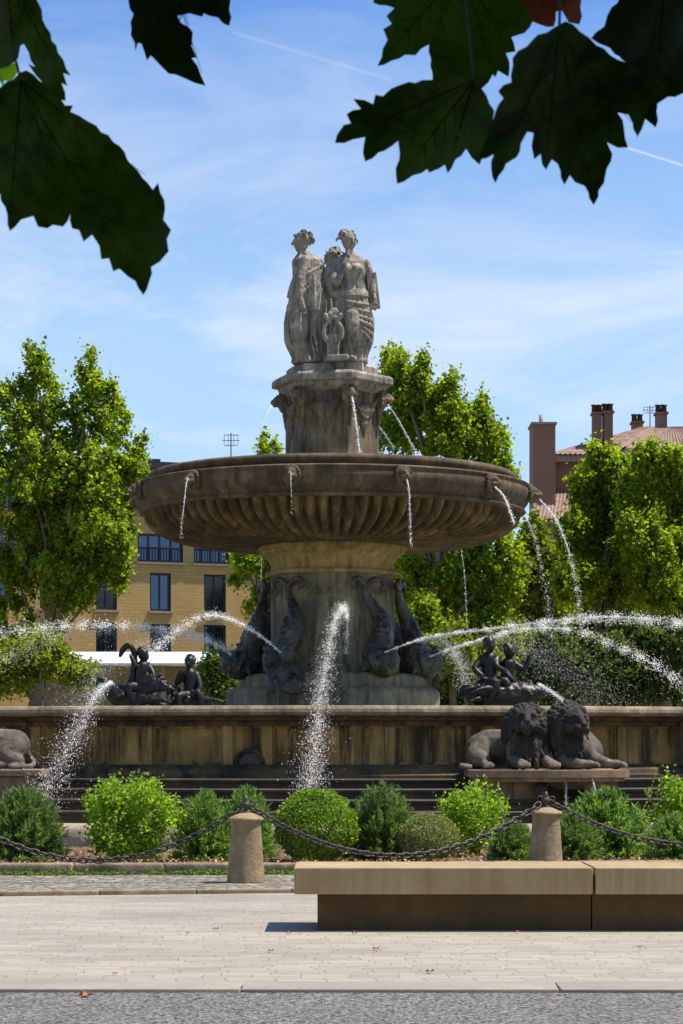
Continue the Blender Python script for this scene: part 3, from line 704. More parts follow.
for (a_, b_) in ((px0+.14,px0+.62),(px0+.62,px0+.98),(px1-.62,px1-.14)):
    mb.box(((a_+b_)/2, 32.6, .5), (b_-a_-.012, 1.5, .895))
mb.box(((px0+px1)/2, 32.9, .5), (w-.4, 1.2, .89)); mb.build('platform_pier', M['plinth'], fo)
mb = MB(); c_ = (px0+1.38, 31.70)
for i in range(22):
    a = math.pi*i/21; mb.chain([(c_[0]+.30*math.cos(a), c_[1]+.15-.22*math.sin(a), .97),(c_[0]+.22*math.cos(a), c_[1]+.15-.16*math.sin(a), .86)], [.028,.018], 6, 2)
mb.build('shell_spout', M['lion'], fo, True)
mb = MB(); lion_head(mb, .55, False); mb.M = Matrix.Identity(4)
for v in mb.v: v += Vector((px0+1.0, 31.78, .80))
mb.sculpt('fountain_mask', M['lion'], fo, .016, 1)

# platform for the left pair (mostly outside the frame)
mb = MB(); lx1 = at(42,0,32.6).x
mb.bbox((lx1-1.3, 33.3, 1.06), (2.6, 1.5, .1), .02); mb.build('lion_platform', M['plinth'], fo)
mb = MB(); mb.box((lx1-1.3, 33.35, .5), (2.4, 1.4, 1.0)); mb.build('platform_pier', M['plinth'], fo)

# ================================================================ lions
def body_lion(name, label, base, shapes, head, hs=1.0, seed=3, rz=0):
    e = empty(name, base, label, 'lion statue', 'stone lions lying round the basin')
    mb = MB(); mb.M = Matrix.Translation(base) @ Matrix.Rotation(rz, 4, 'Z'); B0 = mb.M.copy()
    shapes(mb)
    mb.M = B0; mb.sculpt('body', M['lion'], e, .017, 4, .004, 9)
    mb = MB(); mb.M = B0 @ Matrix.Translation(head[0]) @ Euler([R(q) for q in head[1]]).to_matrix().to_4x4()
    lion_head(mb, hs, True, seed); mb.sculpt('head', M['mane'], e, .0095, 1, .002, 16)
    return e
def paw(mb, p, d=(0,-1), s=1.0):
    d = Vector((d[0],d[1],0)).normalized(); u = Vector((-d.y,d.x,0)); p = Vector(p)
    mb.ell(p, (.085*s,.085*s,.06*s))
    for q in (-1.5,-.5,.5,1.5):
        b = p+u*q*.038*s+d*.05*s; mb.chain([b, b+d*.045*s+Vector((0,0,.005)), b+d*.075*s-Vector((0,0,.022*s))], [.03*s,.033*s,.024*s], 8, 2)
def bodyL(mb):
    mb.ell((0,.16,.34),(.24,.26,.30)); mb.chain([(0,.2,.36),(-.22,.45,.34),(-.48,.62,.33),(-.62,.66,.30)],[.25,.24,.25,.22])
    mb.chain([(-.60,.52,.30),(-.68,.36,.17),(-.60,.20,.14)],[.20,.17,.10]); mb.chain([(-.60,.22,.09),(-.56,.0,.06)],[.07,.06]); paw(mb,(-.55,-.06,.06))
    mb.chain([(-.70,.6,.15),(-.86,.3,.05),(-.80,.05,.045),(-.92,-.02,.045)],[.05,.04,.035,.055])
    mb.chain([(-.17,.12,.34),(-.19,.0,.15),(-.10,-.22,.085)],[.13,.10,.075]); paw(mb,(-.08,-.30,.075),(.05,-1),1.15)
    mb.chain([(.17,.12,.34),(.24,.0,.15),(.32,-.20,.085)],[.13,.10,.075]); paw(mb,(.34,-.27,.075),(.1,-1),1.15)
zl = zt
body_lion('lion_statue', 'grey stone lion lying left of its pair, facing the camera with full mane', at(527,0,32.3)*1+Vector((0,0,zt-zat(0,32.3))), bodyL, ((0,-.02,.66),(-4,0,-4)), 1.02, 3)
def bodyR(mb):
    mb.ell((0,.16,.34),(.25,.26,.30)); mb.chain([(0,.2,.36),(.05,.5,.34),(.2,.85,.33)],[.25,.24,.26])
    mb.ell((.3,.75,.25),(.22,.3,.24))
    mb.chain([(-.17,.10,.34),(-.15,-.08,.12),(.02,-.24,.085),(.12,-.25,.08)],[.12,.09,.075,.07]); paw(mb,(.20,-.26,.075),(1,-.25),1.1)
    mb.chain([(.18,.12,.32),(.30,.0,.16),(.48,-.12,.09)],[.13,.10,.075]); paw(mb,(.58,-.17,.075),(1,-.35),1.2)
body_lion('lion_statue', 'grey stone lion lying right of its pair, head turned right above crossed paws', at(573,0,32.35)+Vector((0,0,zt-zat(0,32.35))), bodyR, ((.0,-.02,.66),(4,0,24)), 1.04, 8)
def bodyX(mb):          # seen from behind at the left edge: rump and hind leg
    mb.chain([(0,0,.33),(-.35,-.02,.36),(-.8,0,.40),(-1.1,0,.5)],[.25,.24,.26,.25])
    mb.chain([(.02,-.14,.30),(-.08,-.24,.20),(.10,-.28,.12)],[.20,.17,.10]); mb.chain([(.10,-.28,.08),(-.10,-.36,.06)],[.07,.055]); paw(mb,(-.16,-.38,.06),(-1,-.1))
    mb.chain([(.18,0,.25),(.30,-.08,.08),(.22,-.3,.04),(.02,-.45,.04)],[.05,.04,.035,.05])
    mb.chain([(-1.1,-.15,.4),(-1.2,-.3,.15),(-1.45,-.35,.08)],[.13,.1,.08]); paw(mb,(-1.5,-.36,.075),(-1,0),1.1)
body_lion('lion_statue', 'stone lion at the left edge lying with its rump and hind leg towards the fountain', (at(14,0,33.2).x,33.2,1.11), bodyX, ((-1.28,0,.75),(0,0,-80)), 1.0, 5)
# ================================================================ women on top
def woman(name, label, base, rz, spec):
    e = empty(name, base, label, 'statue', 'marble women on top of the fountain')
    T0 = Matrix.Translation(base) @ Matrix.Rotation(rz, 4, 'Z'); mb = MB(); mb.M = T0; rnd = random.Random(spec['seed'])
    ph = [rnd.uniform(0,6.28) for _ in range(6)]
    def fold(th, z):
        s = math.sin(11*th+ph[0]+1.3*math.sin(z*2.1+ph[1])); s2 = math.sin(19*th+ph[2]-z*1.4); s3 = math.sin(5*th+ph[3]+z*2.6)
        return 1.1*(1-abs(s)**.6)-.5+.25*s2+.35*s3
    mb.loft(spec['rings'], 110, 8, fold)
    # diagonal mantle folds
    for (A0, A1, B0_, B1, nf, w, sag) in spec['fans']:      # fans of parallel drapery folds: (angle, z) of first and last fold at both ends
        for q in range(nf):
            f = q/max(1, nf-1); sa = A0[0]*(1-f)+A1[0]*f; sz_ = A0[1]*(1-f)+A1[1]*f; ea = B0_[0]*(1-f)+B1[0]*f; ez = B0_[1]*(1-f)+B1[1]*f
            jt = rnd.uniform(-3,3); pts = []; rad = []; wq = w*rnd.uniform(.7,1.35)
            for i in range(15):
                t_ = i/14; a = R(sa+(ea-sa)*t_+jt+5*math.sin(t_*5+q)); z = max(.03, sz_+(ez-sz_)*t_-sag*math.sin(math.pi*t_)); r = ringr(spec['rings'], z)
                pts.append((r[0]+(r[2]+.010)*math.sin(a), r[1]-(r[3]+.010)*math.cos(a), z)); rad.append(wq*(.45+.7*min(1,t_*2,(1-t_)*3+.35)))
            mb.chain(pts, rad, 8, 2)
    for rg_ in spec.get('mantle', []): mb.loft(rg_, 60, 6, lambda th, z: .9*(1-abs(math.sin(6*th+ph[4]+.5*math.sin(z*3)))**.6)-.4)
    for (pts, rad) in spec['limbs']: mb.chain(pts, rad, 12, 4)
    for (p, d) in spec.get('hands', []):
        p = Vector(p); d = Vector(d).normalized(); u = d.orthogonal().normalized(); mb.ell(p, (.05,.05,.055))
        for q in range(4): b = p+u*(q-1.5)*.024+d*.03; mb.chain([b, b+d*.06, b+d*.09-u.cross(d)*.03], [.014,.013,.010], 6, 2)
        mb.chain([p-u*.04, p-u*.06+d*.05], [.015,.012], 6, 2)
    for (c, r, rot) in spec.get('ells', []): mb.ell(c, r, rot)
    hp, hr = spec['head']
    mb.chain([(hp[0]*.8+spec['neck'][0]*.2, hp[1]*.5+spec['neck'][1]*.5, hp[2]-.32), (hp[0],hp[1]+.01,hp[2]-.08)], [.085,.075], 12)
    HM = T0 @ Matrix.Translation(hp) @ Euler([R(q) for q in hr]).to_matrix().to_4x4(); HM = HM @ Matrix.Scale(1.1,4); mb.M = HM
    mb.ell((0,0,0),(.115,.14,.165)); mb.ell((0,-.05,-.07),(.085,.09,.10)); mb.ell((0,-.085,-.135),(.04,.04,.04))
    mb.chain([(0,-.135,.04),(0,-.17,-.03)],[.018,.026],8); mb.ell((0,-.13,-.085),(.035,.02,.014))
    for s in (-1,1): mb.ell((s*.045,-.125,.03),(.022,.012,.014)); mb.ell((s*.05,-.12,.06),(.04,.02,.012)); mb.ell((s*.06,-.09,-.04),(.04,.05,.05)); mb.ell((s*.115,.01,-.01),(.015,.03,.04))
    mb.M = T0; mb.sculpt('figure', M['marble'], e, .0145, 1, .006, 14)
    mb = MB(); mb.M = HM
    mb.ell((0,.035,.035),(.125,.135,.148)); rr = random.Random(spec['seed'])
    for i in range(46):
        a = rr.uniform(-2.5,2.5)+math.pi; el = rr.uniform(-.3,1.3); d = Vector((math.sin(a)*math.cos(el)*-1, math.cos(a)*math.cos(el)*-1, math.sin(el)))
        p = Vector((0,.03,.04))+Vector((d.x*.135,d.y*.145,d.z*.155)); s_ = rr.choice((-1,1))*.05
        mb.chain([p, p+Vector((s_,.03,.01)), p+Vector((s_*1.3,.06,-.04))], [.020,.024,.015], 6, 2)
    if spec.get('bun'): mb.ell((0,.17,.0),(.05,.06,.055))
    if spec.get('diadem'): mb.chain([(-.12,-.05,.09),(0,-.115,.13),(.12,-.05,.09)],[.015,.03,.015],8)
    mb.M = T0; mb.sculpt('hair', M['marble'], e, .013, 2, .003, 20)
    return e
def ringr(rings, z):
    for A, B in zip(rings[:-1], rings[1:]):
        if A[2] <= z <= B[2] or B[2] <= z <= A[2]:
            t_ = (z-A[2])/(B[2]-A[2]+1e-9); return [A[0]*(1-t_)+B[0]*t_, A[1]*(1-t_)+B[1]*t_, A[3]*(1-t_)+B[3]*t_, A[4]*(1-t_)+B[4]*t_]
    A = rings[-1]; return [A[0],A[1],A[3],A[4]]
zs = 9.05
# left woman: profile to the left, wrapped in a long mantle
u = .0202
def wx(px): return (px-306)*u
ringsL = [(wx(309),0,0,.34,.34,.02),(wx(309),0,.12,.31,.31,.04),(wx(305),0,.45,.37,.34,.05),(wx(305),0,.85,.39,.35,.045),(wx(306),.0,1.2,.35,.32,.03),(wx(308),0,1.6,.31,.28,.012),(wx(308),0,1.86,.32,.26,.02),(wx(308),.0,2.06,.33,.25,.02),(wx(306),0,2.17,.20,.16,.01),(wx(303),0,2.26,.08,.08,0)]
specL = dict(seed=4, mantle=[[(wx(315),-.06,1.0,.20,.34,.05),(wx(315),-.06,1.3,.20,.33,.045),(wx(314),-.03,1.7,.20,.27,.03),(wx(312),0,2.05,.17,.18,.01)],[(wx(292),-.05,1.32,.10,.24,.03),(wx(295),-.04,1.55,.11,.22,.02),(wx(301),-.02,1.9,.10,.18,.01)]], rings=ringsL, neck=(0,0), bun=True, diadem=True, head=((wx(301.5),-.02,2.44),(6,0,-82)),
  fans=[((75,2.08),(45,1.92),(-95,1.60),(-80,1.0),6,.027,.10),((5,1.75),(75,1.95),(12,1.02),(80,1.0),5,.028,.0),((5,1.04),(5,1.04),(88,1.0),(88,1.0),1,.05,.03),((-110,1.15),(90,1.0),(-95,.03),(80,.03),13,.027,.0),((-170,1.9),(-110,1.9),(-175,.05),(-115,.05),6,.028,0),((100,1.9),(170,1.9),(100,.05),(175,.05),7,.028,0)],
  limbs=[([(-.02,-.26,2.02),(-.10,-.36,1.62),(-.12,-.40,1.30)],[.10,.10,.075]),([(-.12,-.40,1.30),(-.05,-.42,1.05)],[.06,.05]),([(.05,.1,2.02),(.2,-.1,1.8)],[.12,.1]),([(-.10,-.2,1.1),(-.16,-.30,.62),(-.10,-.2,.1)],[.14,.13,.08])],
  hands=[((-.03,-.44,1.02),(.2,-.1,-1))])
woman('woman_statue', 'marble woman at the left in a long mantle, head in profile with hair bun', (at(306,0,45.45).x,45.45,zs), 0, specL)
# right woman: bare shoulder, robe from the waist, tablet at her side
def wx(px): return (px-352)*u
ringsR = [(wx(352),0,0,.30,.30,.03),(wx(353),0,.12,.26,.28,.04),(wx(356),0,.45,.31,.32,.05),(wx(355),-.02,.8,.37,.32,.045),(wx(353),-.02,1.1,.36,.30,.02),(wx(352),0,1.38,.315,.26,.03),(wx(352),0,1.48,.30,.24,.02),(wx(352),0,1.62,.285,.22,.006),(wx(351),0,1.85,.31,.23,.004),(wx(350),0,2.02,.32,.20,.0),(wx(350),0,2.12,.24,.16,0),(wx(350),0,2.22,.09,.09,0)]
specR = dict(seed=9, rings=ringsR, neck=(0,0), head=((wx(349),-.05,2.44),(10,0,28)),
  fans=[((-110,1.47),(-110,1.36),(110,1.42),(110,1.33),3,.026,.02),((-75,1.34),(-45,.95),(70,1.15),(88,.35),6,.027,.08),((-100,1.3),(-25,1.25),(-95,.04),(-35,.04),6,.028,.0),((-15,.85),(90,.8),(-20,.03),(80,.03),7,.028,0),((-115,2.05),(-80,2.0),(-110,1.35),(-75,1.4),4,.025,.0),((-170,1.9),(-110,1.9),(-175,.05),(-115,.05),6,.028,0),((100,1.9),(170,1.9),(100,.05),(175,.05),7,.028,0)],
  limbs=[([(-.28,-.05,2.0),(-.36,-.16,1.72),(-.30,-.30,1.55)],[.085,.085,.07]),([(-.30,-.30,1.55),(-.18,-.34,1.85),(-.10,-.30,2.06)],[.07,.055,.045]),([(.28,0,2.0),(.38,.0,1.7),(.42,-.08,1.42)],[.09,.08,.06]),([(.42,-.08,1.42),(.46,-.14,1.2)],[.05,.045]),([(-.4,0,1.75),(-.42,0,1.45),(-.3,-.1,1.38)],[.10,.12,.08]),([(.0,-.3,.9),(.02,-.34,.62),(-.02,-.25,.3)],[.15,.12,.1])],
  hands=[((-.08,-.30,2.10),(.4,.1,1)),((.46,-.16,1.16),(0,-.3,-1))],
  ells=[((-.11,-.2,1.86),(.10,.09,.10),(0,0,0)),((.11,-.2,1.86),(.10,.09,.10),(0,0,0)),((.0,-.34,.06),(.07,.14,.06),(0,0,0)),((-.14,-.12,.05),(.07,.14,.06),(0,0,10))])
wr = woman('woman_statue', 'marble woman at the right with bare shoulders and a tablet at her side', (at(352,0,45.4).x,45.4,zs), 0, specR)
mb = MB(); mb.M = Matrix.Translation(wr.location) @ Matrix.Translation((wx(372.5),-.02,1.45)) @ Euler((R(4),R(-9),R(20))).to_matrix().to_4x4()
mb.bbox((0,0,0),(.22,.07,.72),.012); mb.M = Matrix.Identity(4); mb.build('tablet', M['marble'], wr)
# the third stands behind
def wx(px): return (px-332)*u
ringsB = [(0,0,0,.34,.34,.04),(0,0,.5,.38,.36,.05),(0,0,1.1,.36,.34,.04),(0,0,1.6,.30,.26,.03),(0,0,1.95,.31,.24,.02),(0,0,2.1,.2,.16,.0),(0,0,2.22,.09,.09,0)]
specB = dict(seed=14, rings=ringsB, neck=(0,0), head=((0,0,2.34),(0,0,-120)), bun=False,
  fans=[((-100,1.8),(100,1.8),(-90,.1),(90,.1),14,.026,0)], limbs=[([(-.28,0,1.95),(-.33,-.05,1.5),(-.25,-.1,1.2)],[.09,.08,.06]),([(.28,0,1.95),(.33,.1,1.6),(.2,.3,1.6)],[.09,.08,.06])])
woman('woman_statue', 'marble woman at the back of the trio, only her head showing between the other two', (at(332,0,46.5).x,46.5,zs), 0, specB)
# lyre on a small pedestal
lb = at(333,0,44.9); lb.z = zs
ly = empty('stone_lyre', lb, 'carved stone lyre on a tree stump between the two front marble women', 'lyre')
mb = MB(); X, Y = lb.x, lb.y
mb.loft([(X,Y+.05,zs-.02,.17,.15,.02),(X,Y+.05,zs+.15,.12,.11,.02),(X,Y+.05,zs+.30,.12,.11,.02),(X,Y+.05,zs+.36,.14,.12,.01)], 32, 4, lambda th,z: math.sin(7*th+z*3))
mb.box((X+.10,Y-.1,zs+.03),(.42,.12,.1),R(-14)); mb.sculpt('stump', M['marble'], ly, .014, 2)
zs -= .13; mb = MB()
for s in (-1,1): mb.chain([(X+s*.05,Y-.05,zs+.48),(X+s*.16,Y-.05,zs+.56),(X+s*.17,Y-.05,zs+.74),(X+s*.10,Y-.05,zs+.88),(X+s*.15,Y-.05,zs+1.0)],[.05,.055,.045,.035,.045],10)
mb.ell((X,Y-.05,zs+.55),(.15,.05,.11)); mb.chain([(X-.16,Y-.05,zs+.96),(X+.16,Y-.05,zs+.96)],[.03,.03],8)
mb.chain([(X-.04,Y,zs+1.0),(X+.03,Y,zs+1.08)],[.09,.08],8)
for s in (-.05,0,.05): mb.chain([(X+s,Y-.055,zs+.55),(X+s,Y-.055,zs+.95)],[.011,.011],6)
mb.sculpt('lyre_body', M['marble'], ly, .011, 1)

zs += .13
# ================================================================ dolphins round the column
def dolphin(mb):
    """local: outward is -Y, z up, axis of the column at y=0"""
    body = [(-.10,-1.38,4.62),(-.12,-1.38,4.44),(.02,-1.43,4.20),(.17,-1.52,3.92),(.16,-1.60,3.62),(-.02,-1.68,3.34),(-.06,-1.74,3.14),(0,-1.92,3.05),(.0,-2.06,3.12)]
    mb.chain(body, [.05,.08,.12,.17,.22,.27,.30,.29,.20], 16, 5)
    mb.chain([(0,-1.95,3.16),(0,-2.12,3.25),(0,-2.27,3.33)],[.20,.12,.06],12); mb.chain([(0,-1.98,2.97),(0,-2.14,2.98),(0,-2.24,3.02)],[.16,.09,.05],10)
    mb.tube([(0,-2.22,3.28),(0,-2.32,3.30)],.03,8)
    for q in range(5):
        f = q/5; c = (.12*(1-f),-1.60-.05*q-.10,3.75-.13*q); mb.chain([(c[0]-.2-.02*q,c[1]+.12,c[2]),(c[0],c[1]-.10-.02*q,c[2]-.02),(c[0]+.2,c[1]+.12,c[2])],[.02,.032,.02],6,3)
    for s in (-1,1):
        mb.chain([(-.10,-1.38,4.56),(s*.14-.10,-1.40,4.70),(s*.30-.08,-1.42,4.72),(s*.38-.08,-1.42,4.60),(s*.30-.08,-1.44,4.54)],[.05,.07,.055,.045,.03],10)
        mb.ell((s*.17,-2.0,3.22),(.055,.055,.055)); mb.ell((s*.17,-1.97,3.29),(.07,.08,.03)); mb.chain([(s*.27,-1.80,3.32),(s*.33,-1.86,3.15),(s*.27,-1.92,2.95)],[.04,.05,.03],8)
        mb.chain([(s*.2,-1.7,3.12),(s*.36,-1.75,2.98),(s*.42,-1.72,2.86)],[.08,.06,.02],8)
        for q in range(3): mb.chain([(s*.16,-1.72+q*.05,3.2-q*.1),(s*.27,-1.80+q*.04,3.14-q*.1)],[.03,.02],6,2)
    mb.chain([(0,-1.72,3.35),(0,-1.80,3.6),(.02,-1.70,3.85),(.06,-1.55,4.05)],[.06,.05,.04,.02],8)
    mb.ell((0,-1.75,2.93),(.3,.26,.08))
mb = MB(); dolphin(mb); d0 = mb.sculpt('dolphin_statue', M['dolphin'], None, .018, 1, .016, 13, local=True)
DL = {-34:'dark bronze dolphin on the left front of the column, tail up, spouting to the left', 33:'dark bronze dolphin on the right front of the column, tail up, spouting to the right', -80:'dark bronze dolphin at the left side of the column, its head past the pedestal edge', 79:'dark bronze dolphin at the right side of the column, its head past the pedestal edge'}
for i, a in enumerate((-34,33,-80,79,-125,124,-170)):
    o = d0 if i == 0 else d0.copy()
    if i: COL.objects.link(o)
    o.location = (FX,FY,0); o.rotation_euler = (0,0,R(a))
    tag(o, DL.get(a, 'dark bronze dolphin on the far side of the column'), 'dolphin statue', 'bronze dolphins round the column')
# shell with a crouching figure at the foot of the column
p = Vector((FX-.80, FY-2.35, 2.45)); mb = MB()
mb.chain([p+Vector((-.1,.3,.5)),p+Vector((-.12,.12,.3)),p+Vector((0,0,.1))],[.2,.18,.12])
mb.chain([p+Vector((-.2,.2,.5)),p+Vector((-.38,.0,.3)),p+Vector((-.32,-.1,.05))],[.1,.08,.06]); mb.chain([p+Vector((0,.2,.55)),p+Vector((.2,.05,.35)),p+Vector((.22,-.1,.15))],[.1,.08,.06])
mb.ell(p+Vector((-.04,.05,.72)),(.13,.14,.16)); mb.chain([p+Vector((-.15,.12,.75)),p+Vector((-.05,.1,.9)),p+Vector((.08,.14,.75))],[.06,.07,.05])
for i in range(9):
    a = R(-80+20*i); mb.chain([p+Vector((.1,-.05,.0)),p+Vector((.1+.2*math.sin(a),-.12,.02+.22*math.cos(a)*.9)),p+Vector((.1+.3*math.sin(a),-.06,.02+.30*math.cos(a)*.9))],[.03,.045,.03],8,3)
tag(mb.sculpt('shell_figure', M['dolphin'], None, .016, 2, .006, 12, origin=p), 'small crouching bronze figure over a ribbed shell at the foot of the column', 'statue')

# ================================================================ bronze children riding swans and fish
def child(mb, b, face=0, lean=(0,0), arms=(), legs=(), k=1.0):
    b = Vector(b); l = Vector((lean[0],lean[1],0)); t_ = b+l*.5+Vector((0,0,.20*k)); s = b+l+Vector((0,0,.36*k)); h = s+l*.15+Vector((0,0,.20*k))
    mb.chain([b, t_, s], [.13*k,.12*k,.125*k], 12); mb.chain([s, h-Vector((0,0,.05*k))], [.05*k,.05*k], 10)
    H = Matrix.Translation(h) @ Matrix.Rotation(face, 4, 'Z'); M0 = mb.M.copy(); mb.M = M0 @ H
    mb.ell((0,0,.02*k),(.085*k,.095*k,.105*k)); mb.ell((0,-.05*k,-.03*k),(.06*k,.055*k,.06*k)); mb.ell((0,-.105*k,-.01*k),(.016*k,.02*k,.02*k)); mb.ell((0,-.09*k,-.05*k),(.025*k,.012*k,.01*k))
    for sg in (-1,1): mb.ell((sg*.035*k,-.085*k,.015*k),(.014*k,.01*k,.01*k)); mb.ell((sg*.085*k,0,0),(.012*k,.022*k,.03*k))
    rr = random.Random(int(face*10)+5)
    for i in range(22):
        a = rr.uniform(0,6.28); e = rr.uniform(.1,1.5); mb.ell((.085*k*math.sin(a)*math.cos(e), .02*k+.09*k*math.cos(a)*math.cos(e)*(1 if math.cos(a)>0 else .6), .03*k+.1*k*math.sin(e)), .03*k, nu=8, nv=6)
    mb.M = M0
    for sg, pts in arms:
        sh = s+Vector((sg*.11*k,0,0)); P = [sh]+[b+Vector(q)*k for q in pts]; mb.chain(P, [.062*k,.052*k,.038*k][:len(P)], 10); hd = P[-1]; d = (P[-1]-P[-2]).normalized(); u_ = d.orthogonal().normalized()
        mb.ell(hd+d*.02*k, .032*k)
        for q in range(4): mb.chain([hd+d*.03*k+u_*(q-1.5)*.016*k, hd+d*.075*k+u_*(q-1.5)*.02*k], [.010*k,.008*k], 6, 2)
        mb.chain([hd-u_*.03*k, hd-u_*.045*k+d*.04*k], [.011*k,.009*k], 6, 2)
    for pts in legs:
        P = [b+Vector(q)*k for q in pts]; mb.chain(P, [.10*k,.08*k,.05*k,.045*k][:len(P)], 10)
def wing(mb, root, dx, dy, up, n=7, L=.4):
    root = Vector(root)
    for i in range(n):
        t_ = i/(n-1); e = root+Vector((dx*(.3+.7*t_), dy*t_, up*(1-.75*t_)))*L*2
        mb.chain([root, root.lerp(e,.5)+Vector((0,0,.05)), e], [.05,.05,.018], 7, 3)
def group_base(name, label, px, Y, z): 
    b = at(px,0,Y); b.z = z; e = empty(name, b, label, 'bronze statue', 'bronze groups in the basin'); return e, b
# left: winged beast with arched neck, rider behind its head
e, b = group_base('swan_rider_statue','dark bronze child clinging to a swan with raised arched neck, leftmost group in the basin',136,38.5,1.95)
GS = Matrix.Scale(1.12,4); mb = MB(); mb.M = Matrix.Translation(b) @ GS
mb.chain([(.25,0,.30),(.0,0,.22),(-.22,0,.28),(-.42,-.02,.44),(-.50,-.02,.50)],[.10,.24,.20,.11,.07]); mb.chain([(-.40,0,.44),(-.50,-.03,.55),(-.56,-.03,.50),(-.58,-.03,.40)],[.08,.06,.045,.03])
mb.chain([(-.1,0,.3),(-.05,.02,.62),(-.02,0,.92),(-.10,0,1.06),(-.20,0,1.00),(-.24,0,.90)],[.12,.06,.045,.045,.05,.022])
wing(mb,(.0,-.14,.30),.75,-.16,.42,9,.42); wing(mb,(.0,-.2,.18),.7,-.2,.12,8,.40); wing(mb,(.05,.12,.34),.6,.15,.6); wing(mb,(-.1,-.15,.25),-.3,-.2,.15,5,.3)
mb.chain([(.25,0,.25),(.42,0,.12),(.5,.05,.3)],[.10,.07,.03])
mb.ell((.0,0,.05),(.4,.3,.14)); mb.sculpt('swan', M['bronze'], e, .017, 1, .012, 12)
mb = MB(); mb.M = Matrix.Translation(b); child(mb, (.10,-.02,.46), R(60), (.02,0), [(-1,((-.1,-.1,.38),(-.16,-.08,.52))),(1,((.2,-.1,.2),(.05,-.18,.1)))], [((-.02,-.08,0),(-.2,-.18,.02),(-.15,-.2,-.22)),((.04,.08,0),(.2,.12,-.05),(.2,.15,-.2))]); mb.sculpt('child', M['bronze'], e, .012, 1)
e, b = group_base('fish_rider_statue','dark bronze curly haired child sitting upright on a big fish, second group from the left',190,38.9,1.93)
mb = MB(); mb.M = Matrix.Translation(b)
mb.chain([(-.28,0,.22),(-.05,-.02,.24),(.16,0,.20),(.30,0,.24),(.38,0,.14)],[.17,.21,.17,.10,.04]); mb.chain([(-.28,0,.26),(-.36,0,.40),(-.28,0,.5),(-.18,0,.47)],[.10,.06,.05,.03])
wing(mb,(.10,-.14,.24),.62,-.1,.10,8,.4); wing(mb,(-.2,-.1,.22),-.3,-.12,.05,5,.35); mb.ell((0,0,.04),(.36,.28,.12)); mb.sculpt('fish', M['bronze'], e, .017, 1, .012, 12)
mb = MB(); mb.M = Matrix.Translation(b); child(mb, (-.0,0,.36), R(-15), (0,0), [(-1,((-.22,-.08,.22),(-.16,-.12,.38))),(1,((.17,-.1,.15),(.08,-.18,.04)))], [((-.05,-.08,0),(-.18,-.22,-.02),(-.16,-.24,-.24)),((.06,-.08,0),(.18,-.20,0),(.2,-.22,-.22))], 1.02); mb.sculpt('child', M['bronze'], e, .012, 1)
# right: two children on a spouting beast
GR = Matrix.Scale(1.14,4)
e, b = group_base('beast_riders_statue','dark bronze group of two children on a spouting sea beast, right of the column',500,38.2,1.95)
mb = MB(); mb.M = Matrix.Translation(b) @ GR
mb.chain([(-.42,0,.30),(-.15,0,.28),(.15,0,.26),(.38,-.03,.30),(.52,-.05,.34),(.62,-.06,.33)],[.12,.25,.27,.21,.12,.06]); mb.chain([(.4,-.04,.24),(.56,-.06,.24)],[.09,.04])
mb.chain([(-.35,0,.32),(-.52,0,.40),(-.60,0,.28)],[.09,.06,.03]); wing(mb,(-.1,-.14,.32),-.5,-.12,.25,7,.45); wing(mb,(-.1,-.1,.2),-.45,-.2,-.02,6,.42); wing(mb,(.0,-.2,.36),-.55,-.25,-.12,8,.40); wing(mb,(.25,-.15,.32),.35,-.2,-.2,6,.32)
mb.chain([(.36,0,.42),(.45,0,.48),(.40,0,.52)],[.05,.04,.02]); mb.ell((0,0,.05),(.45,.3,.15)); mb.sculpt('sea_beast', M['bronze'], e, .017, 1, .012, 12)
mb = MB(); mb.M = Matrix.Translation(b) @ GR; child(mb, (-.18,-.02,.47), R(20), (.02,0), [(-1,((-.20,-.1,.22),(-.1,-.16,.12))),(1,((.12,-.12,.25),(.22,-.1,.2)))], [((-.04,-.08,0),(.1,-.2,.0),(.02,-.24,-.24)),((.05,-.02,0),(.25,-.1,.02),(.3,-.14,-.18))], 1.0); mb.sculpt('child', M['bronze'], e, .012, 1)
mb = MB(); mb.M = Matrix.Translation(b) @ GR; child(mb, (.10,.05,.42), R(40), (.03,0), [(1,((.28,-.02,.30),(.36,-.02,.46))),(-1,((.0,-.12,.2),(.1,-.15,.1)))], [((.04,-.08,0),(.26,-.14,0),(.38,-.14,-.12)),((.06,.05,0),(.25,.1,0),(.32,.1,-.15))], .92); mb.sculpt('child', M['bronze'], e, .012, 1)
